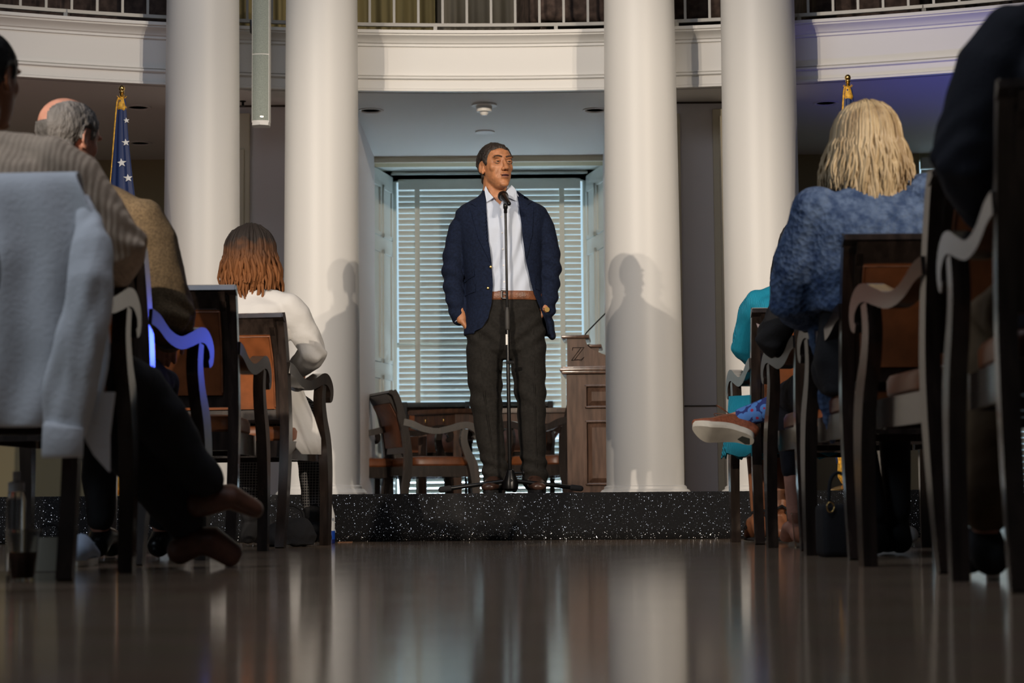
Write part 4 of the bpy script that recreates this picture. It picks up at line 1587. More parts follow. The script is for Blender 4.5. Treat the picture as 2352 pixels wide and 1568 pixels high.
# the whole body is one surface; the head is fused in at finer detail below
bodyb = B()
head_parts(bodyb, HM, neck=True, nl=0.14)
me0 = bpy.data.meshes.new('q')
bm.to_mesh(me0)
bm.free()
bodyb.from_mesh(me0)
me = smart(bodyb, 0.0034, 5)
face_push(me, HM)
body = obj('body', me, SKIN, sp, True)
hd_me = me
obj('hair', hair_shell(hd_me, HM, short_rule(MANLINE), 0.008, 0.4), HAIRM, sp, True)
fb = bvh_of(hd_me)
for s in (-1, 1):
    ec = HM @ V((s * 0.031, 0.0800, 0.0135))
    bm = B()
    ell(bm, ec, 0.0122 * HS, seg=24, rings=16)
    ey = obj('eye', bm, EYEW, sp, True)
    look = (HM.to_3x3() @ V((0.10, 1, 0.0))).normalized()
    bm = B()
    ell(bm, ec + look * 0.0072, 0.0072 * HS, seg=16, rings=12)
    obj('iris', bm, IRIS, ey, True)
    # lids: a skin arc above and one below the eye
    for up, dz, th in ((1, 0.0058, 0.0044), (-1, -0.0064, 0.0032)):
        bm = B()
        pl = []
        for k in range(9):
            u = -1 + k / 4
            xx = s * 0.031 + u * 0.0165
            yy = 0.0925 - 0.0075 * u * u - (0.003 if up < 0 else 0)
            zz_ = 0.0135 + dz * (1 - 0.75 * u * u)
            pl.append(HM @ V((xx, yy, zz_)))
        limb(bm, pl, [th * (0.55 + 0.45 * math.cos((-1 + k / 4) * 1.3)) for k in range(9)], 8)
        obj('eyelid', bm, SKIN, sp, True)
    bm = B()
    pl = []
    for k in range(9):
        u = k / 8
        xx = s * (0.012 + u * 0.040)
        q = HM @ V((xx, 0.16, 0.0365 + 0.0055 * math.sin(u * 2.5) - 0.003 * u))
        dr = (HM.to_3x3() @ V((0, -1, 0))).normalized()
        h = fb.ray_cast(q, dr)
        pl.append((h[0] if h[0] is not None else q) - dr * 0.0012)
    limb(bm, pl, [(0.0024, 0.0038 * (0.7 + 0.5 * math.sin(PI * (0.25 + 0.7 * k / 8)))) for k in range(9)], 8, ref=tuple(HM.to_3x3() @ V((0, 1, 0))))
    obj('eyebrow', bm, mat('brow hair', (0.075, 0.036, 0.02), 0.8, bump=0.8, bs=300), sp, True)
bm = B()
ell(bm, HM @ V((0, 0.0975, -0.0590)), (0.0205, 0.0080, 0.0062), HM.to_3x3().normalized())
obj('mouth', bm, MOUTHM, sp, True)
for zz_, rx, rz2 in ((-0.0515, 0.024, 0.0024), (-0.0672, 0.021, 0.0030)):
    bm = B()
    pl = [HM @ V((u * rx, 0.1035 - 0.009 * u * u + (0 if rz2 < 0.003 else -0.002), zz_ + (-0.0035 * u * u if zz_ > -0.06 else 0.0035 * u * u))) for u in (-1, -0.6, -0.2, 0.2, 0.6, 1)]
    limb(bm, pl, [rz2 * k for k in (0.4, 0.8, 1, 1, 0.8, 0.4)], 8)
    obj('lip', bm, LIPM, sp, True)

# shirt
g = 0.014
rowsS = [(z, x, y, rx + g, ry + g) for z, x, y, rx, ry in rowsT]
rowsS = [(zq(684), rowsS[2][1], 0, 0.148, 0.108)] + rowsS[2:]
bm = B()
zrings(bm, rowsS, 40, 2.2)
limb(bm, [nb + V((0, 0, -0.04)), nb + V((0, 0.0, 0.0)), nb + V((0, 0.004, 0.022))], [(0.078, 0.074), (0.070, 0.068), (0.066, 0.066)], 24)
vn = B()
prism(vn, [(xq(1118, 430), zq(422)), (xq(1123, 450), zq(450)), (xq(1149, 476), zq(477)), (xq(1160, 452), zq(452)), (xq(1167, 430), zq(422))], -0.4, -0.02, 'Y')


def shirtfold(p):
    if p.y > 0:
        return 0
    return 0.0060 * math.sin((p.x - 0.35 * p.z) * 95 + 2 * noise.noise(p * 6)) * (0.4 + noise.noise(p * 5 + V((3, 1, 2)))) + 0.004 * noise.noise(V((p.x * 22, 0, p.z * 7)))


sm_ = smart(bm, 0.005, 5, cut=[vn], fold=shirtfold)
shirt = obj('shirt', sm_, SHIRT, sp, True)
sb = bvh_of(sm_)
sf = B()
obj('placket', patch([(xq(1146, 500), zq(492)), (xq(1157, 500), zq(492)), (xq(1164, 668), zq(668)), (xq(1150, 668), zq(668))], sb, 0.001, 0.0015), SHIRT, shirt)
for k in range(5):
    q = Q(1152 + k * 1.6, 505 + k * 37)
    h = sb.ray_cast(V((q.x, -1, q.z)), V((0, 1, 0)))
    if h[0] is not None:
        obj('button', cyl(B(), h[0] - V((0, 0.004, 0)), 0.0045, 0.003, 12, axis='Y'), STARW, shirt)
# collar: two turned-down points
for pts_ in ([(1113, 440), (1116, 432), (1123, 447), (1134, 460), (1127, 465), (1118, 470)], [(1183, 438), (1175, 430), (1164, 444), (1160, 456), (1178, 464), (1192, 469), (1191, 455)]):
    front = -0.088
    bm = B()
    prism(bm, [(xq(a, b), zq(b)) for a, b in pts_], -0.100, -0.094, 'Y')
    bm.normal_update()
    bmesh.ops.triangulate(bm, faces=bm.faces)
    bmesh.ops.subdivide_edges(bm, edges=bm.edges, cuts=2)
    for v in bm.verts:
        ax = abs(v.co.x - nb.x)
        v.co.y += 1.2 * max(0, ax - 0.03) ** 1.4 + max(0, v.co.z - nb.z + 0.0) * 0.25
    obj('collar_point', bm, SHIRT, shirt)

# trousers
bm = B()
zrings(bm, [(zq(826), xq(1163, 826), 0.0, 0.05, 0.07), (zq(806), xq(1162, 806), 0.0, 0.17, 0.115), (zq(765), xq(1161, 765), 0.0, 0.208, 0.128), (zq(720), xq(1163, 720), 0.0, 0.188, 0.125), (zq(690), xq(1168, 690), 0.0, 0.166, 0.120), (zq(676), xq(1170, 676), 0.0, 0.160, 0.117)], 40, 2.3)
for s in (-1, 1):
    if s < 0:
        ax = [(1112, 780, 0.092), (1113, 850, 0.092), (1116, 920, 0.082), (1125, 1000, 0.072), (1134, 1060, 0.064), (1138, 1080, 0.066), (1139, 1102, 0.064)]
    else:
        ax = [(1212, 780, 0.094), (1214, 850, 0.088), (1220, 920, 0.076), (1222, 1000, 0.069), (1226, 1060, 0.065), (1228, 1080, 0.068), (1228, 1102, 0.066)]
    limb(bm, [Q(a, b, -0.005 if b < 950 else 0.005) for a, b, r in ax], [(r, r * 1.08) for a, b, r in ax], 24)


def trfold(p):
    k = 0.0
    # knee and hem breaks
    k += 0.007 * math.exp(-((p.z - 0.13) / 0.07) ** 2) * math.sin(p.z * 95 + p.x * 25)
    k += 0.005 * math.exp(-((p.z - 0.50) / 0.12) ** 2) * math.sin(p.z * 60 + p.x * 40 + p.y * 20)
    k += 0.005 * math.exp(-((p.z - 0.82) / 0.10) ** 2) * math.sin(p.z * 70 - abs(p.x - 0.01) * 60)
    return k + 0.004 * noise.noise(p * 9)


tr = obj('trousers', smart(bm, 0.006, 6, fold=trfold), TROUSER, sp, True)
tb = bvh_of(tr.data)
for xs, pts_ in ((0, [(1104, 770), (1108, 860), (1116, 930), (1128, 1010), (1138, 1075)]), (1, [(1224, 760), (1226, 850), (1228, 930), (1230, 1010), (1233, 1075)])):
    bm = B()
    pl = []
    for a, b in pts_:
        h = tb.ray_cast(V((xq(a, b), -1, zq(b))), V((0, 1, 0)))
        if h[0] is not None:
            pl.append(h[0])
    limb(bm, pl, [(0.004, 0.004)] * len(pl), 8)
    obj('crease', bm, TROUSER, tr, True)
# belt
bm = B()
zrings(bm, [(zq(693), xq(1169, 690), 0.0, 0.172, 0.124), (zq(690), xq(1169, 690), 0.0, 0.176, 0.127), (zq(676), xq(1170, 676), 0.0, 0.172, 0.125), (zq(673), xq(1170, 676), 0.0, 0.168, 0.122)], 48, 2.3)
belt = obj('belt', bm, BROWNL, sp, 'auto')
bb = Q(1158, 682)
bm = B()
for (a, b, c, d) in ((-0.014, 0.014, -0.022, -0.017), (-0.014, 0.014, 0.017, 0.022), (-0.014, -0.009, -0.022, 0.022), (0.009, 0.014, -0.022, 0.022), (-0.004, 0.014, -0.002, 0.002)):
    box(bm, (bb.x + a, -0.136, bb.z + c), (bb.x + b, -0.130, bb.z + d))
obj('belt_buckle', bm, CHROME, belt)

# blazer
bm = B()
rowsJ = [(zq(771), xq(1163, 765), 0.0, 0.222, 0.145), (zq(740), xq(1163, 740), 0.0, 0.214, 0.142), (zq(690), xq(1160, 690), 0.0, 0.198, 0.138), (zq(645), xq(1157, 645), 0.0, 0.192, 0.135), (zq(590), xq(1154, 590), 0.0, 0.205, 0.140), (zq(540), xq(1152, 540), 0.0, 0.222, 0.140), (zq(504), xq(1151, 504), 0.0, 0.240, 0.125), (zq(485), xq(1151, 485), 0.003, 0.238, 0.112), (zq(471), xq(1151, 471), 0.006, 0.205, 0.10), (zq(456), xq(1150, 456), 0.008, 0.130, 0.09), (zq(444), xq(1147, 444), 0.010, 0.092, 0.083), (zq(431), xq(1145, 431), 0.016, 0.078, 0.076)]
zrings(bm, rowsJ, 44, 2.3)
for s, ax in ((-1, [(1072, 495, 0.050), (1056, 525, 0.061), (1044, 580, 0.064), (1041, 630, 0.060), (1044, 670, 0.056), (1050, 705, 0.050), (1055, 728, 0.046)]),
              (1, [(1236, 491, 0.050), (1248, 522, 0.061), (1260, 580, 0.064), (1264, 620, 0.061), (1261, 655, 0.057), (1258, 690, 0.052), (1256, 712, 0.048)])):
    limb(bm, [Q(a, b, 0.02 if 560 < b < 680 else 0.0) for a, b, r in ax], [(r * 0.95, r * 1.05) for a, b, r in ax], 24)
# front tail swept back by the right-hand side arm
limb(bm, [Q(1248, 700, 0.03), Q(1262, 745, 0.04), Q(1268, 772, 0.05)], [(0.035, 0.06), (0.024, 0.07), (0.018, 0.07)], 16)
cutp = [(1112, 420), (1115, 440), (1119, 500), (1123, 560), (1130, 615), (1132, 660), (1130, 700), (1122, 735), (1108, 757), (1092, 764), (1080, 790), (1262, 790), (1254, 745), (1240, 710), (1226, 680), (1216, 640), (1207, 600), (1200, 550), (1195, 500), (1190, 460), (1184, 435), (1182, 420)]
ct = B()
prism(ct, [(xq(a, b), zq(b)) for a, b in cutp], -0.5, 0.045, 'Y')
# open lining between blazer hem and trousers, so the tail hangs clear
hem = B()
box(hem, (-0.6, -0.6, 0.2), (0.6, 0.6, zq(766)))
hem2 = B()


def jfold(p):
    k = 0.0035 * noise.noise(p * 8) + 0.002 * noise.noise(p * 18)
    if abs(p.x) > 0.20:
        k += 0.006 * math.exp(-((p.z - 1.12) / 0.12) ** 2) * math.sin(p.z * 75 + p.x * 30 + p.y * 25)
        k += 0.004 * math.exp(-((p.z - 0.95) / 0.08) ** 2) * math.sin(p.z * 90 - p.y * 30)
    return k


jm = smart(bm, 0.006, 7, cut=[ct], fold=jfold)
jk = obj('blazer', jm, BLAZER, sp, True)
jm.set_sharp_from_angle(angle=R(50))
jb = bvh_of(jm)
# lapels
for pts_ in ([(1114, 442), (1098, 458), (1083, 472), (1094, 480), (1082, 488), (1100, 555), (1128, 612), (1124, 565), (1119, 500)],
             [(1186, 442), (1204, 455), (1222, 467), (1211, 477), (1225, 482), (1222, 545), (1209, 602), (1202, 560), (1195, 500)]):
    lp = obj('lapel', patch([(xq(a, b), zq(b)) for a, b in pts_], jb, 0.0015, 0.005, maxd=0.96), BLAZER, jk)
for pts_ in ([(1064, 628), (1089, 622), (1091, 638), (1066, 648)], [(1066, 662), (1092, 656), (1093, 674), (1068, 680)], [(1240, 652), (1232, 650), (1230, 668), (1240, 672)]):
    obj('pocket_flap', patch([(xq(a, b), zq(b)) for a, b in pts_], jb, 0.0015, 0.005), BLAZER, jk)
for a, b in ((1129, 620), (1123, 668)):
    q = Q(a, b)
    h = jb.ray_cast(V((q.x - 0.003, -1, q.z)), V((0, 1, 0)))
    bm = B()
    ell(bm, (h[0] if h[0] is not None and h[0].y < 0 else V((q.x - 0.004, -0.13, q.z))) - V((0, 0.003, 0)), (0.008, 0.004, 0.008))
    obj('button', bm, BRASS, jk, True)
# shirt cuffs and watch
bm = B()
limb(bm, [Q(1054, 716, 0.0), Q(1059, 738, -0.012)], [0.036, 0.034], 20, ends=False)
obj('shirt_cuff', bm, SHIRT, shirt, True)
bm = B()
w0 = V(JM['wrR']) + V((0, 0, 0.0))
limb(bm, [w0 + V((0, 0, 0.008)), w0 + V((-0.003, 0, -0.008))], [0.0315, 0.0315], 20, ends=False)
wt = obj('watch', bm, BROWNL, sp, True)
bm = B()
cyl(bm, w0 + V((0.014, -0.030, 0.0)), 0.013, 0.008, 24, axis='Y')
obj('watch_face', bm, BRASS, wt, 'auto')
# shoes
for s in 'LR':
    a, b = V(JM['an' + s]), V(JM['to' + s])
    bm = B()
    d = (b - a)
    d.z = 0
    d.normalize()
    h0 = V((a.x, a.y, 0)) - d * 0.05
    limb(bm, [h0 + V((0, 0, 0.045)), h0 + d * 0.06 + V((0, 0, 0.060)), h0 + d * 0.14 + V((0, 0, 0.045)), h0 + d * 0.20 + V((0, 0, 0.036)), h0 + d * 0.25 + V((0, 0, 0.030))], [(0.036, 0.036), (0.040, 0.045), (0.047, 0.034), (0.048, 0.026), (0.036, 0.020)], 18)
    limb(bm, [h0 + d * 0.04 + V((0, 0, 0.05)), h0 + d * 0.045 + V((0, 0, 0.125))], [0.044, 0.046], 16)
    flo = B()
    box(flo, (-1, -1, -0.3), (1, 1, 0.012))
    so = obj('shoe', smart(bm, 0.005, 4, cut=[flo]), SHOEB, sp, True)
    bm = B()
    lat = V((-d.y, d.x, 0))
    out = []
    for k in range(24):
        an_ = 2 * PI * k / 24
        u = math.cos(an_)
        wdt = 0.043 if u > 0 else 0.036
        out.append(h0 + d * (0.115 + 0.150 * u) + lat * (wdt * math.sin(an_) * (1.08 if 0 < u < 0.9 else 1)))
    prism(bm, [(p.x, p.y) for p in out], 0.002, 0.016, 'Z')
    obj('sole', bm, BLACKC, so)
    bm = B()
    for k in range(4):
        c_ = h0 + d * (0.10 + k * 0.02) + V((0, 0, 0.089 - 0.009 * k))
        limb(bm, [c_ - lat * 0.018, c_ + V((0, 0, 0.004)), c_ + lat * 0.018], [0.0022] * 3, 6)
    obj('laces', bm, BLACKC, so)

# ---------------- audience
# woman in white, front row left
J = seat_joints()
J.update(elR=(0.265, 0.0, 0.855), wrR=(0.13, 0.20, 0.79), knL=(-0.14, 0.38, 0.60), anL=(-0.12, 0.30, 0.14), toL=(-0.12, 0.44, 0.03), anR=(0.18, 0.30, 0.14), toR=(0.19, 0.44, 0.03), knR=(0.15, 0.36, 0.60), head=(-0.01, -0.035, 1.27))


def dreads(me, M):
    a = strands(M, 170, 0.0078, 0.165, 0.035, 0.026, 5, wob=0.008, tip=0.5)
    b = strands(M, 26, 0.0085, 0.225, 0.0, 0.026, 9, wob=0.010, amin=-0.7, amax=0.9, tip=0.5)
    m2 = bpy.data.meshes.new('d')
    b.to_mesh(m2)
    a.from_mesh(m2)
    for v in a.verts:
        v.co += V((noise.noise(v.co * 90), noise.noise(v.co * 90 + V((5, 0, 0))), noise.noise(v.co * 90 + V((0, 7, 0))))) * 0.0028
    return a


DREAD = bpy.data.materials.new('copper tipped locs')
DREAD.use_nodes = True
nt = DREAD.node_tree
tc = nt.nodes.new('ShaderNodeTexCoord')
sx = nt.nodes.new('ShaderNodeSeparateXYZ')
nt.links.new(tc.outputs['Object'], sx.inputs[0])
nz = nt.nodes.new('ShaderNodeTexNoise')
nz.inputs['Scale'].default_value = 30
nt.links.new(tc.outputs['Object'], nz.inputs['Vector'])
ma = nt.nodes.new('ShaderNodeMath')
ma.operation = 'MULTIPLY_ADD'
ma.inputs[1].default_value = 0.12
nt.links.new(nz.outputs['Fac'], ma.inputs[0])
nt.links.new(sx.outputs[2], ma.inputs[2])
rp = nt.nodes.new('ShaderNodeValToRGB')
mr = nt.nodes.new('ShaderNodeMapRange')
mr.inputs[1].default_value = 1.27
mr.inputs[2].default_value = 1.42
nt.links.new(ma.outputs[0], mr.inputs[0])
nt.links.new(mr.outputs[0], rp.inputs[0])
rp.color_ramp.elements[0].color = (0.17, 0.058, 0.012, 1)
rp.color_ramp.elements[1].color = (0.012, 0.007, 0.005, 1)
nt.links.new(rp.outputs[0], nt.nodes['Principled BSDF'].inputs['Base Color'])
nt.nodes['Principled BSDF'].inputs['Roughness'].default_value = 0.8


def jacket_tail(t, J, M):
    bm = B()
    rows = []
    for z, x0, x1, y0 in ((0.74, 0.10, 0.235, -0.22), (0.66, 0.14, 0.262, -0.215), (0.56, 0.17, 0.30, -0.20), (0.47, 0.20, 0.325, -0.19), (0.40, 0.26, 0.322, -0.18)):
        rr = [V((x0 + (x1 - x0) * k / 10, y0 + 0.012 * math.sin(k * 1.3 + z * 6) + 0.10 * k / 10, z)) for k in range(11)]
        rows.append(rr + [p + V((0, 0.01, 0)) for p in reversed(rr)])
    loft(bm, rows)
    obj('jacket_tail', bm, WJACK, t, True)


whites = person('seated woman in a white jacket with copper-brown locs, seen from behind', (L1.x + 0.035, L1.y + 0.04, 0), R(-10), J, SKIN3,
                ('white_jacket', WJACK, 0.020, 0.97, 0.0), ('trousers', PLAID, 0.014, 0.92), ('boot', BLACKC, 0.008), DREAD, dreads, w=0.95, extra=jacket_tail)


# tweed jacket man, third row left
J = seat_joints()
J = {k: tuple(V(v) * 1.045 if k in ('waist', 'chest', 'neck', 'head', 'shL', 'shR') else V(v)) for k, v in J.items()}
J.update(elR=(0.29, -0.02, 0.80), wrR=(0.20, 0.20, 0.74), elL=(-0.28, -0.02, 0.80), head=(-0.085, 0.01, 1.385), neck=(0, -0.06, 1.215), shR=(0.205, -0.085, 1.13), shL=(-0.205, -0.085, 1.13))
tweed, _, _ = person('seated balding grey-haired man in a brown tweed jacket, seen from behind', (L3.x - 0.02, L3.y + 0.03, 0), R(-8), J, SKIN2,
                     ('tweed_jacket', TWEED, 0.030, 0.97, 0.0), ('trousers', BLACKC, 0.014, 0.96), ('shoe', BLACKM, 0.008), HAIRG, bald_hair, hyaw=R(-22), hpitch=R(-14), hs=1.10, w=1.12)

# person in cream cable knit, fourth row left
J = seat_joints()
J.update(shR=(0.19, -0.11, 1.10), elR=(0.355, -0.03, 0.855), wrR=(0.24, 0.20, 0.81), head=(-0.012, -0.07, 1.30), knR=(0.26, 0.40, 0.50), anR=(0.40, 0.60, 0.24), toR=(0.52, 0.68, 0.17), hiR=(0.11, 0, 0.6),
         knL=(0.10, 0.45, 0.47), anL=(0.34, 0.62, 0.12), toL=(0.46, 0.66, 0.035), hiL=(-0.08, 0, 0.6), chest=(0.01, -0.11, 0.98), neck=(0, -0.10, 1.14))
knit, _, _ = person('seated person in a cream cable-knit sweater and black trousers at the left edge', (L4.x - 0.02, L4.y + 0.05, 0), R(-8), J, SKIN3,
                    ('sweater', KNIT, 0.030, 0.95, 0.0), ('trousers', BLACKC, 0.022, 0.95), ('shoe', SHOED, 0.008), HAIRK, man_hair, hyaw=R(-12), hs=1.04, w=1.12)

# turquoise woman, first row right
J = seat_joints()
J.update(elL=(-0.20, 0.10, 0.87), wrL=(-0.08, 0.28, 0.76), shL=(-0.165, -0.06, 1.08), head=(0.05, 0.0, 1.27), knL=(-0.10, 0.38, 0.60), anL=(-0.13, 0.20, 0.15), toL=(-0.15, 0.10 + 0.20, 0.03), anR=(-0.03, 0.22, 0.16), toR=(-0.04, 0.34, 0.03), knR=(0.05, 0.38, 0.60))


def long_black(me, M):
    return strands(M, 130, 0.010, 0.30, 0.05, 0.020, 12, wob=0.012, tip=0.3)


def dress_skirt(t, J, M):
    bm = B()
    rows = []
    for i, z in enumerate((0.64, 0.55, 0.46, 0.38)):
        rr = []
        for k in range(60):
            a = 2 * PI * k / 60
            q = 1 + 0.05 * math.sin(a * 9 + z * 5)
            rr.append(V((0.0 + (0.285 + 0.012 * i) * q * math.cos(a), -0.01 + (0.235 + 0.01 * i) * q * math.sin(a), z - (0.012 * math.sin(a * 14) + 0.01 * noise.noise(V((a * 5, 0, 0))) if i == 3 else 0))))
        rows.append(rr)
    loft(bm, rows, cap=False)
    o = obj('dress_skirt', bm, TURQ, t, True)
    sd_ = o.modifiers.new('s', 'SOLIDIFY')
    sd_.thickness = 0.004
    for s in 'LR':
        a, b = V(J['an' + s]), V(J['to' + s])
        sd2 = obj('sandal', limb(B(), [V((a.x, a.y - 0.03, 0.012)), V((b.x, b.y, 0.012))], [(0.036, 0.008), (0.036, 0.008)], 14), BLACKC, t, True)
        obj('strap', limb(B(), [a.lerp(b, 0.5) + V((-0.045, 0, -0.03)), a.lerp(b, 0.5) + V((0, 0, 0.03)), a.lerp(b, 0.5) + V((0.045, 0, -0.03))], [0.006] * 3, 8), BLACKC, sd2, True)
        obj('strap', limb(B(), [a + V((-0.035, -0.03, -0.02)), a + V((0, -0.05, 0.0)), a + V((0.035, -0.03, -0.02))], [0.006] * 3, 8), BLACKC, sd2, True)


person('seated woman in a turquoise dress with long black hair, nearest the stage on the right', (R1.x - 0.05, R1.y + 0.04, 0), R(3), J, SKIN3,
       ('dress_top', TURQ, 0.016, 0.45, 0.0), None, None, HAIRK, long_black, w=1.0, extra=dress_skirt)

# person in black, second row right, with the raised shoe
J = seat_joints()
ank = P(1738, 945, 8.18)
RR2 = R(7)
org2 = V((R2.x - 0.02, R2.y + 0.03, 0))
inv2 = Matrix.Rotation(-RR2, 3, 'Z')
an_l = inv2 @ (ank - org2)
J.update(shL=(-0.17, -0.05, 1.06), elL=(-0.30, 0.02, 0.80), wrL=(-0.16, 0.22, 0.76), shR=(0.18, -0.05, 1.06), head=(0.06, 0.03, 1.24), chest=(0, -0.06, 0.98), neck=(0.02, -0.02, 1.12),
         knL=(-0.12, 0.40, 0.60), anL=(-0.10, 0.44, 0.12), toL=(-0.1, 0.58, 0.03), knR=(0.10, 0.46, 0.66), anR=tuple(an_l), toR=tuple(an_l + V((-0.14, 0.02, -0.03))))


def shoe_frame():
    heel = inv2 @ (P(1732, 1008, 8.18) - org2)
    toe = inv2 @ (P(1590, 984, 8.18) - org2)
    ax = (toe - heel).normalized()
    n_ = V((0.05, -0.66, -0.75))
    return heel, toe, ax, (toe - heel).length, (n_ - ax * n_.dot(ax)).normalized()      # sole faces down and to the camera


_h, _t, _ax, _L, _n = shoe_frame()
J['anR'] = tuple(_h + _ax * 0.06 - _n * 0.105)
J['toR'] = tuple(_h + _ax * 0.11 - _n * 0.075)


def dress_foot(t, J, M):
    iv = Matrix.Rotation(-RR2, 3, 'Z')
    heel, toe, ax, L, nrm = shoe_frame()
    lat = ax.cross(nrm).normalized()
    up = -nrm

    def pt(u, l, h):
        return heel + ax * (L * u) + lat * l + up * h
    sole = B()
    bend = lambda u: 0.010 * math.sin(u * PI * 1.9 - 0.4) + 0.028 * max(0, u - 0.72) ** 1.2 * 4

    def sw(u):
        e = max(0.0, 1 - abs(2 * u - 1) ** 7) ** 0.5
        return e * (0.034 + 0.014 * math.sin(min(1, max(0, (u - 0.25) / 0.75)) * PI * 0.85)) * (1 - 0.45 * max(0, (u - 0.75) / 0.25) ** 1.5)
    rws = []
    for k in range(41):
        u = 0.5 - 0.5 * math.cos(PI * (0.01 + 0.98 * k / 40))
        x = sw(u) + 0.002
        b_ = bend(u)
        rws.append([pt(u, -x * 0.92, b_ - 0.013), pt(u, -x * 0.3, b_ - 0.0135), pt(u, x * 0.3, b_ - 0.0135), pt(u, x * 0.92, b_ - 0.013), pt(u, x * 1.06, b_ - 0.004), pt(u, x * 1.04, b_ + 0.015), pt(u, x * 0.9, b_ + 0.018), pt(u, -x * 0.9, b_ + 0.018), pt(u, -x * 1.04, b_ + 0.015), pt(u, -x * 1.06, b_ - 0.004)])
    loft(sole, rws)
    up_ = B()
    us = [0.04, 0.12, 0.25, 0.40, 0.55, 0.70, 0.85, 0.96]
    hh = [0.040, 0.052, 0.058, 0.054, 0.043, 0.032, 0.024, 0.015]
    limb(up_, [pt(u, 0, bend(u) + 0.012 + h_ * 0.72) for u, h_ in zip(us, hh)], [(w_, h_) for w_, h_ in zip((0.026, 0.033, 0.036, 0.038, 0.042, 0.044, 0.037, 0.02), hh)], 20, ref=tuple(lat))
    sh = obj('shoe', smart(up_, 0.004, 4), COPP, t, True)
    sh['label'] = 'tan leather lace-up shoe raised over the knee'
    obj('sole', sole, SOLEW, sh, 'auto')
    bm = B()
    rr = [(0.06, -0.018), (0.13, -0.026), (0.26, -0.012), (0.20, 0.012), (0.08, 0.012)]
    loft(bm, [[pt(u, l, -0.0155 + bend(u)) for u, l in rr], [pt(u, l, -0.008 + bend(u)) for u, l in rr]])
    obj('heel_inlay', bm, GREYD, sh)
    bm = B()
    c = pt(0.38, 0, 0.112)
    for s in (-1, 1):
        limb(bm, spline([tuple(c), tuple(c + ax * 0.03 + lat * 0.01 * s + up * 0.012), tuple(c + ax * 0.07 + lat * 0.02 * s + up * (0.022 + 0.004 * s)), tuple(c + ax * 0.055 + lat * 0.03 * s + up * 0.012), tuple(c)], 5), [0.0018] * 21, 6)
    obj('laces', bm, BROWNL, sh, True)
    bm = B()
    a_, k_ = V(J['anR']), V(J['knR'])
    limb(bm, [pt(0.34, 0, 0.062), pt(0.22, 0, 0.085), a_, a_.lerp(k_, 0.25), a_.lerp(k_, 0.5)], [(0.034, 0.032), (0.040, 0.042), (0.043, 0.043), (0.047, 0.047), (0.056, 0.056)], 20)
    obj('sock', smart(bm, 0.005, 4), SOCKM, t, True)


person('seated person in black with a raised brown shoe and blue floral sock', tuple(org2), RR2, J, SKIN2,
       ('black_top', BLACKC, 0.022, 0.97, 0.0), ('trousers', NAVYC, 0.018, 0.60), None, HAIRK, man_hair, w=1.0, extra=dress_foot)

# blonde woman with the blue shawl, third row right
J = seat_joints()
J = {k: tuple(V(v) * 1.03 if k in ('waist', 'chest', 'neck', 'head', 'shL', 'shR') else V(v)) for k, v in J.items()}
org3 = V((P(2006, 700, 6.33).x, R3.y + 0.03, 0))
J.update(shL=(-0.19, -0.085, 1.085), elL=(-0.245, -0.01, 0.82), wrL=(-0.10, 0.2, 0.76), elR=(0.26, -0.03, 0.82), head=(0.0, -0.03, 1.315), knL=(0.02, 0.38, 0.60), anL=(0.06, 0.20, 0.14), toL=(0.06, 0.34, 0.03), knR=(0.18, 0.38, 0.60), anR=(0.15, 0.24, 0.14), toR=(0.15, 0.38, 0.03))


def blonde(me, M):
    b0 = strands(M, 760, 0.0046, 0.165, 0.052, 0.030, 21, wob=0.006, tip=0.25, mesh_r=6)
    b1 = strands(M, 210, 0.0046, 0.285, 0.02, 0.034, 22, wob=0.008, amin=-0.95, amax=1.0, tip=0.2, mesh_r=6)
    m2 = bpy.data.meshes.new('d')
    b1.to_mesh(m2)
    b0.from_mesh(m2)
    return b0


def shawl(t, J, M):
    bm = B()
    zrings(bm, [(0.78, 0.0, -0.09, 0.20, 0.135), (0.90, 0.0, -0.09, 0.205, 0.14), (1.03, 0.0, -0.09, 0.222, 0.145), (1.10, 0.0, -0.085, 0.225, 0.125), (1.155, 0.0, -0.075, 0.165, 0.10), (1.18, 0.0, -0.07, 0.10, 0.085)], 40)
    for s in 'LR':
        a, b, c = V(J['sh' + s]), V(J['el' + s]), V(J['wr' + s])
        limb(bm, [a.lerp(b, -0.1), a.lerp(b, 0.5), b, b.lerp(c, 0.4)], [0.085, 0.088, 0.080, 0.065], 20)
    obj('shawl', smart(bm, 0.009, 10, disp=0.014, freq=8), SHAWL, t, True)
    bm = B()
    limb(bm, [(-0.155, 0.02, 0.80), (-0.13, 0.03, 0.62), (-0.12, 0.03, 0.47), (-0.115, 0.03, 0.37)], [(0.05, 0.02), (0.04, 0.015), (0.035, 0.014), (0.006, 0.006)], 14)
    obj('shawl_end', smart(bm, 0.007, 3, disp=0.01, freq=18), SHAWL, t, True)


person('seated blonde woman wrapped in a blue knitted shawl, seen from behind', tuple(org3), R(4), J, SKIN2,
       ('black_top', BLACKC, 0.020, 0.97, 0.0), ('skirt', BLACKC, 0.014, 0.30), ('boot', BLACKC, 0.010), HAIRB, blonde, w=1.0, extra=shawl)

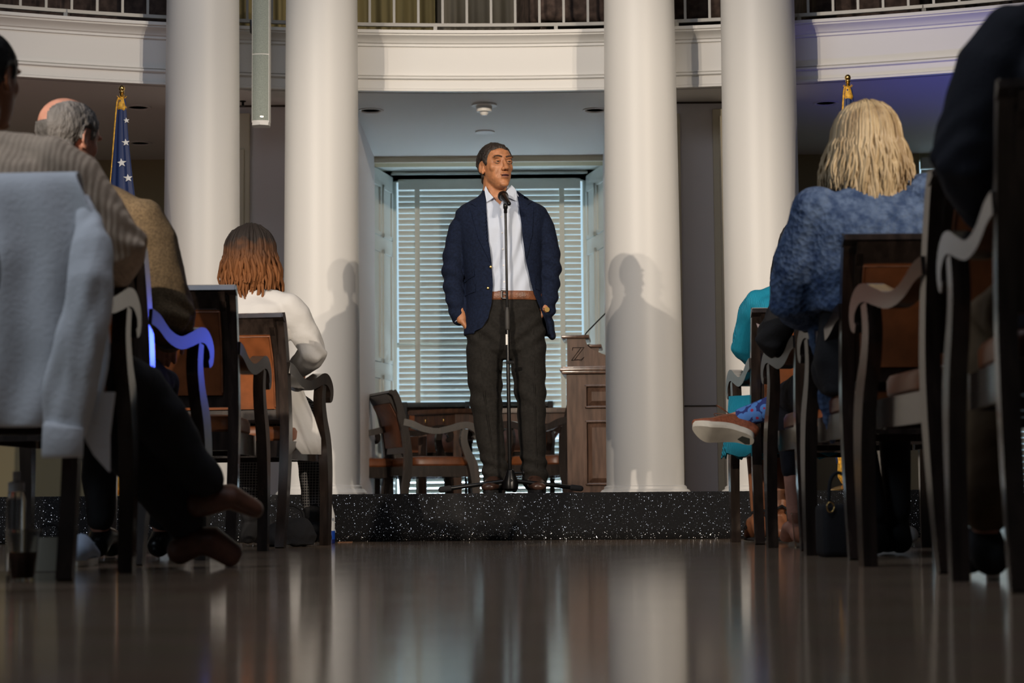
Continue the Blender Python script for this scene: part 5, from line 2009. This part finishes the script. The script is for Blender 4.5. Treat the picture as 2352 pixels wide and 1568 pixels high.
# navy figure at the right edge, nearest row
J = seat_joints()
J = {k: tuple(V(v) * 1.06 if k in ('waist', 'chest', 'neck', 'head', 'shL', 'shR') else V(v)) for k, v in J.items()}
J.update(shL=(-0.22, -0.085, 1.17), elL=(-0.315, -0.06, 0.90), wrL=(-0.20, 0.18, 0.80), shR=(0.22, -0.08, 1.17), head=(0.02, -0.02, 1.44), neck=(0, -0.05, 1.26), knL=(-0.19, 0.38, 0.60), anL=(-0.24, 0.28, 0.13), toL=(-0.26, 0.42, 0.035))
person('large seated figure in a dark navy jacket filling the right edge', (R5.x + 0.03, R5.y + 0.04, 0), R(-3), J, SKIN2,
       ('navy_jacket', NAVYC, 0.045, 0.97, 0.0), ('trousers', TANB, 0.018, 0.95), ('shoe', BLACKC, 0.010), HAIRM, man_hair, hs=1.05, w=1.2)

# ------------------------------------------------------------------ loose things
# hoodie over the fourth-row chair
hd = thing('hoodie', 'white hoodie draped over a chair back, sleeve and cuff hanging down', 'hoodie', tuple(L4), R(-6))
bm = B()
HO = L4
cR = Matrix.Rotation(R(6), 3, 'Z')


def HL(px, py, d):
    return cR @ (P(px, py, d) - HO)


# outline rows of the cloth: left x fixed by the chair, right edge follows the photo
rowspec = [(392, 165), (420, 182), (470, 208), (540, 245), (590, 266), (650, 262), (720, 268), (790, 278), (850, 276), (920, 262), (985, 250)]
N = 60


def cloth_rows(front):
    rows = []
    for i, (py, pr) in enumerate(rowspec):
        d = 4.74 + 0.06 * min(1, i / 4)
        xr = HL(pr, py, d)
        x0 = -0.33
        rr = []
        for k in range(N + 1):
            u = k / N
            x = x0 + (xr.x - x0) * u
            fo = 0.024 * math.sin(u * 15 + i * 0.10) * (0.4 + u) + 0.014 * math.sin(u * 33 + 1 + i * 0.22) + 0.016 * noise.noise(V((u * 6, i * 0.6, 0)))
            fo *= min(1, 0.15 + i / 5)
            rr.append(V((x, -0.405 + 0.02 * min(1, i / 3) - 0.035 * min(1, i / 4) + fo - (0.02 if i else 0), xr.z)))
        rows.append(rr)
    return rows


rows = cloth_rows(1)
# over the top rail and down the front of the backrest
topz = rows[0][0].z
over = [[V((p.x, -0.33, topz - 0.35)) for p in rows[0]], [V((p.x, -0.30, topz - 0.1)) for p in rows[0]], [V((p.x, -0.33, topz + 0.0)) for p in rows[0]], [V((p.x, -0.365, topz + 0.012)) for p in rows[0]]]
loft(bm, over + rows, cap=False, closed=False)
o = obj('hoodie_body', bm, HOODM, hd, True)
sd_ = o.modifiers.new('s', 'SOLIDIFY')
sd_.thickness = 0.008
sb_ = o.modifiers.new('b', 'SUBSURF')
sb_.levels = sb_.render_levels = 1
bm = B()
slv = [(190, 455, 14), (205, 560, 50), (205, 640, 58), (198, 730, 60), (175, 830, 60), (155, 910, 56), (147, 985, 50)]
pp = [HL(a, b, 4.79 if b < 500 else 4.70 if b < 600 else 4.67) for a, b, r in slv]
limb(bm, pp, [(r / 965, r / 965 * 0.5) for a, b, r in slv], 24, ref=(1, 0, 0))
obj('sleeve', smart(bm, 0.008, 4, disp=0.018, freq=9, stretch=(1.6, 1, 0.5)), HOODM, hd, True)
bm = B()
pp = [HL(147, 975, 4.65), HL(145, 985, 4.65), HL(143, 1042, 4.65), HL(143, 1050, 4.65)]
limb(bm, pp, [(0.046, 0.025), (0.049, 0.030), (0.049, 0.030), (0.048, 0.028)], 28, ref=(1, 0, 0), ends=False)
obj('cuff', bm, HOODM, hd, True)
bm = B()
tl = [HL(a, b, 4.7) for a, b in ((205, 900), (262, 900), (250, 1000), (250, 1084), (215, 1045), (190, 1000))]
va = [bm.verts.new(p) for p in tl]
bm.faces.new(va)
bmesh.ops.triangulate(bm, faces=bm.faces)
r_ = bmesh.ops.extrude_face_region(bm, geom=list(bm.faces))
for gg in r_['geom']:
    if isinstance(gg, bmesh.types.BMVert):
        gg.co.y += 0.012
obj('hem_corner', bm, HOODM, hd)


def cup(label, px, py, d, h, r, drink=None):
    p = P(px, py, d)
    k = (CAMZ) / (CAMZ - p.z) if p.z < CAMZ else 1
    t = thing('plastic_cup', label, 'cup', (p.x, p.y, 0), 0, 'clear plastic cups on the floor')
    bm = B()
    lathe(bm, [(r * 0.72, 0.0), (r * 0.96, h - 0.006), (r * 1.03, h - 0.004), (r * 1.03, h), (r * 0.95, h), (r * 0.69, 0.004), (0.001, 0.004)], 32)
    obj('cup_wall', bm, CUPM, t, 'auto')
    if drink:
        bm = B()
        lathe(bm, [(r * 0.67, 0.006), (r * 0.84, h * 0.55), (0.001, h * 0.55)], 24)
        obj('drink', bm, drink, t, 'auto')
    return t


DR = mat('dark drink', (0.05, 0.02, 0.012), 0.2)
cup('clear plastic cup with a dark drink on the floor at the far left', 52, 1290, 4.95, 0.125, 0.042, DR)
cup('clear empty plastic cup on the floor by the bare ankle', 1843, 1240, 7.75, 0.135, 0.042)

# bottle by the stage
p = P(757, 1200, 9.35)
t = thing('bottle', 'slim white and blue bottle on the floor at the stage foot', 'bottle', (p.x, p.y, 0))
BW = mat('white carton', (0.62, 0.64, 0.66), 0.4)
bz1 = P(757, 1176, 9.35).z
obj('carton_body', lathe(B(), [(0.025, 0.055), (0.025, bz1 - 0.015), (0.012, P(757, 1158, 9.35).z), (0.010, P(757, 1155, 9.35).z)], 28), BW, t, 'auto')
obj('blue_band', lathe(B(), [(0.0255, 0.02), (0.0255, 0.055), (0.0255, 0.06)], 28), mat('blue label', (0.005, 0.05, 0.35), 0.4), t, 'auto')
obj('blue_foot', lathe(B(), [(0.024, 0.0), (0.0256, 0.002), (0.0256, 0.02)], 28), mat('navy label', (0.004, 0.012, 0.10), 0.4), t, 'auto')
obj('cap', lathe(B(), [(0.011, P(757, 1156, 9.35).z), (0.011, P(757, 1146, 9.35).z)], 20), BLACKM, t, 'auto')
cu = bpy.data.curves.new('txt', 'FONT')
cu.body = 'AFR'
cu.size = 0.022
cu.extrude = 0.0004
to = bpy.data.objects.new('txt', cu)
C.objects.link(to)
dg = bpy.context.evaluated_depsgraph_get()
tm = bpy.data.meshes.new_from_object(to.evaluated_get(dg))
bpy.data.objects.remove(to)
for v in tm.vertices:
    a = (v.co.x - 0.010) / 0.0255
    v.co = V((math.sin(a) * 0.0257, -math.cos(a) * 0.0257 - v.co.z, v.co.y + bz1 - 0.042))
obj('printed_letters', tm, mat('blue print', (0.02, 0.05, 0.12), 0.5), t)

# dry leaf scrap
bm = B()
q0 = P(776, 1240, 9.55)
pr = [(0, 0), (0.02, 0.008), (0.05, 0.004), (0.07, -0.002), (0.05, -0.006), (0.02, -0.006)]
prism(bm, pr, 0.001, 0.005, 'Z')
o = obj('dry_leaf', bm, mat('dry leaf', (0.30, 0.14, 0.07), 0.8), loc=(q0.x, q0.y, 0))
tag(o, 'small curled brown leaf scrap on the floor beside the bottle', 'leaf')

# black bag under the front-left chair
p = P(668, 1240, 8.75)
t = thing('bag', 'soft black bag on the floor under the woman in white', 'bag', (p.x, p.y, 0), R(-8))
bm = B()
zrings(bm, [(0.005, 0, 0, 0.11, 0.07), (0.05, 0, 0, 0.115, 0.075), (0.10, 0.0, 0, 0.09, 0.055), (0.125, 0.0, 0, 0.05, 0.03)])
obj('bag_body', smart(bm, 0.007, 3, disp=0.012, freq=14), BLACKC, t, True)
bm = B()
sl = spline([(-0.06, 0, 0.10), (-0.05, 0, 0.16), (0.0, 0, 0.18), (0.05, 0, 0.155), (0.06, 0, 0.10)], 4)
limb(bm, sl, [0.006] * len(sl), 8)
obj('handle', bm, BLACKC, t, True)
# dark handbag hanging low beside the blonde woman
p = P(1920, 1240, 6.45)
t = thing('handbag', 'black handbag with gold rings on the floor below the blonde woman', 'handbag', (p.x, p.y, 0), R(10))
bm = B()
box(bm, (-0.055, -0.05, 0.0), (0.055, 0.05, 0.17), 0.02, 3)
obj('bag_body', bm, BLACKC, t, True)
bm = B()
sl = spline([(-0.035, -0.04, 0.14), (-0.03, -0.04, 0.24), (0.0, -0.035, 0.27), (0.03, -0.04, 0.24), (0.035, -0.04, 0.14)], 4)
limb(bm, sl, [0.006] * len(sl), 8)
obj('handle', bm, BLACKC, t, True)
for s in (-1, 1):
    bm = B()
    rr = []
    for k in range(24):
        a = 2 * PI * k / 24
        rr.append(V((s * 0.035 + 0.012 * math.cos(a), -0.055, 0.16 + 0.016 * math.sin(a))))
    rr.append(rr[0])
    limb(bm, rr, [0.0022] * 25, 6, ref=(0, 1, 0), ends=False)
    obj('ring', bm, BRASS, t, True)
# paper held in row two
p = P(1757, 775, 7.72)
bm = B()
pg = [(P(a, b, 7.72).x - p.x, P(a, b, 7.72).z - p.z) for a, b in ((1737, 742), (1762, 752), (1768, 772), (1778, 808), (1764, 800), (1750, 778))]
prism(bm, pg, 0, 0.0015, 'Y')
o = obj('paper_sheet', bm, PAPER, loc=tuple(p))
tag(o, 'pale paper sheet held by the person in black, above the chair arm', 'paper')

# white items under the left chairs
p = P(112, 1250, 5.6)
t = thing('paper_bag', 'small pale paper bag on the floor between the left chair legs', 'bag', (p.x, p.y, 0), 0.2)
bm = B()
zrings(bm, [(0.002, 0, 0, 0.045, 0.03), (0.05, 0, 0, 0.043, 0.028), (0.095, 0.0, 0, 0.034, 0.018)], 24, 4)
obj('bag_wall', bm, mat('pale kraft', (0.36, 0.33, 0.26), 0.8), t, 'auto')
bm = B()
sl = spline([(-0.025, 0, 0.09), (-0.02, 0, 0.125), (0.02, 0, 0.125), (0.028, 0, 0.09)], 4)
limb(bm, sl, [0.003] * len(sl), 6)
obj('handle', bm, BLACKC, t, True)
p = P(37, 1180, 5.4)
t = thing('drink_bottle', 'clear water bottle with pale cap standing at the far left floor', 'bottle', (p.x, p.y, 0))
hb_ = P(37, 1125, 5.4).z
obj('bottle_wall', lathe(B(), [(0.018, 0), (0.026, 0.01), (0.026, hb_ - 0.03), (0.02, hb_)], 24), CUPM, t, True)
obj('cap', lathe(B(), [(0.022, hb_ - 0.004), (0.022, hb_ + 0.02), (0.010, hb_ + 0.024), (0.010, hb_ + 0.05)], 20), BW, t, 'auto')


def sneaker(label, px, d, rz, m):
    p = P(px, 1270, d)
    t = thing('sneaker', label, 'shoe', (p.x, p.y, 0), rz, 'pale sneakers under the chairs')
    bm = B()
    limb(bm, [(0, -0.12, 0.045), (0, -0.05, 0.055), (0, 0.03, 0.045), (0, 0.11, 0.032), (0, 0.14, 0.028)], [(0.034, 0.035), (0.037, 0.045), (0.042, 0.033), (0.044, 0.024), (0.035, 0.018)], 16)
    fl = B()
    box(fl, (-1, -1, -0.5), (1, 1, 0.02))
    obj('upper', smart(bm, 0.005, 3, cut=[fl]), m, t, True)
    bm = B()
    out = [(0.04 * math.sin(2 * PI * k / 24) * (1.08 if math.cos(2 * PI * k / 24) > 0 else 0.95), 0.01 + 0.148 * math.cos(2 * PI * k / 24)) for k in range(24)]
    prism(bm, out, 0.0, 0.024, 'Z', bev=0.004)
    obj('sole', bm, SOLEW, t, 'auto')
    bm = B()
    for k in range(4):
        limb(bm, [(-0.015, 0.0 + k * 0.02, 0.085 - k * 0.008), (0.015, 0.0 + k * 0.02, 0.085 - k * 0.008)], [0.003, 0.003], 6)
    obj('laces', bm, STARW, t)


sneaker('pale blue-white sneaker on the floor behind the white hoodie chair', 190, 6.1, 0.1, mat('pale blue canvas', (0.30, 0.36, 0.45), 0.8))
sneaker('grey and white sneaker on the floor right, seen past the boots', 2035, 7.9, 0.7, HOODM)
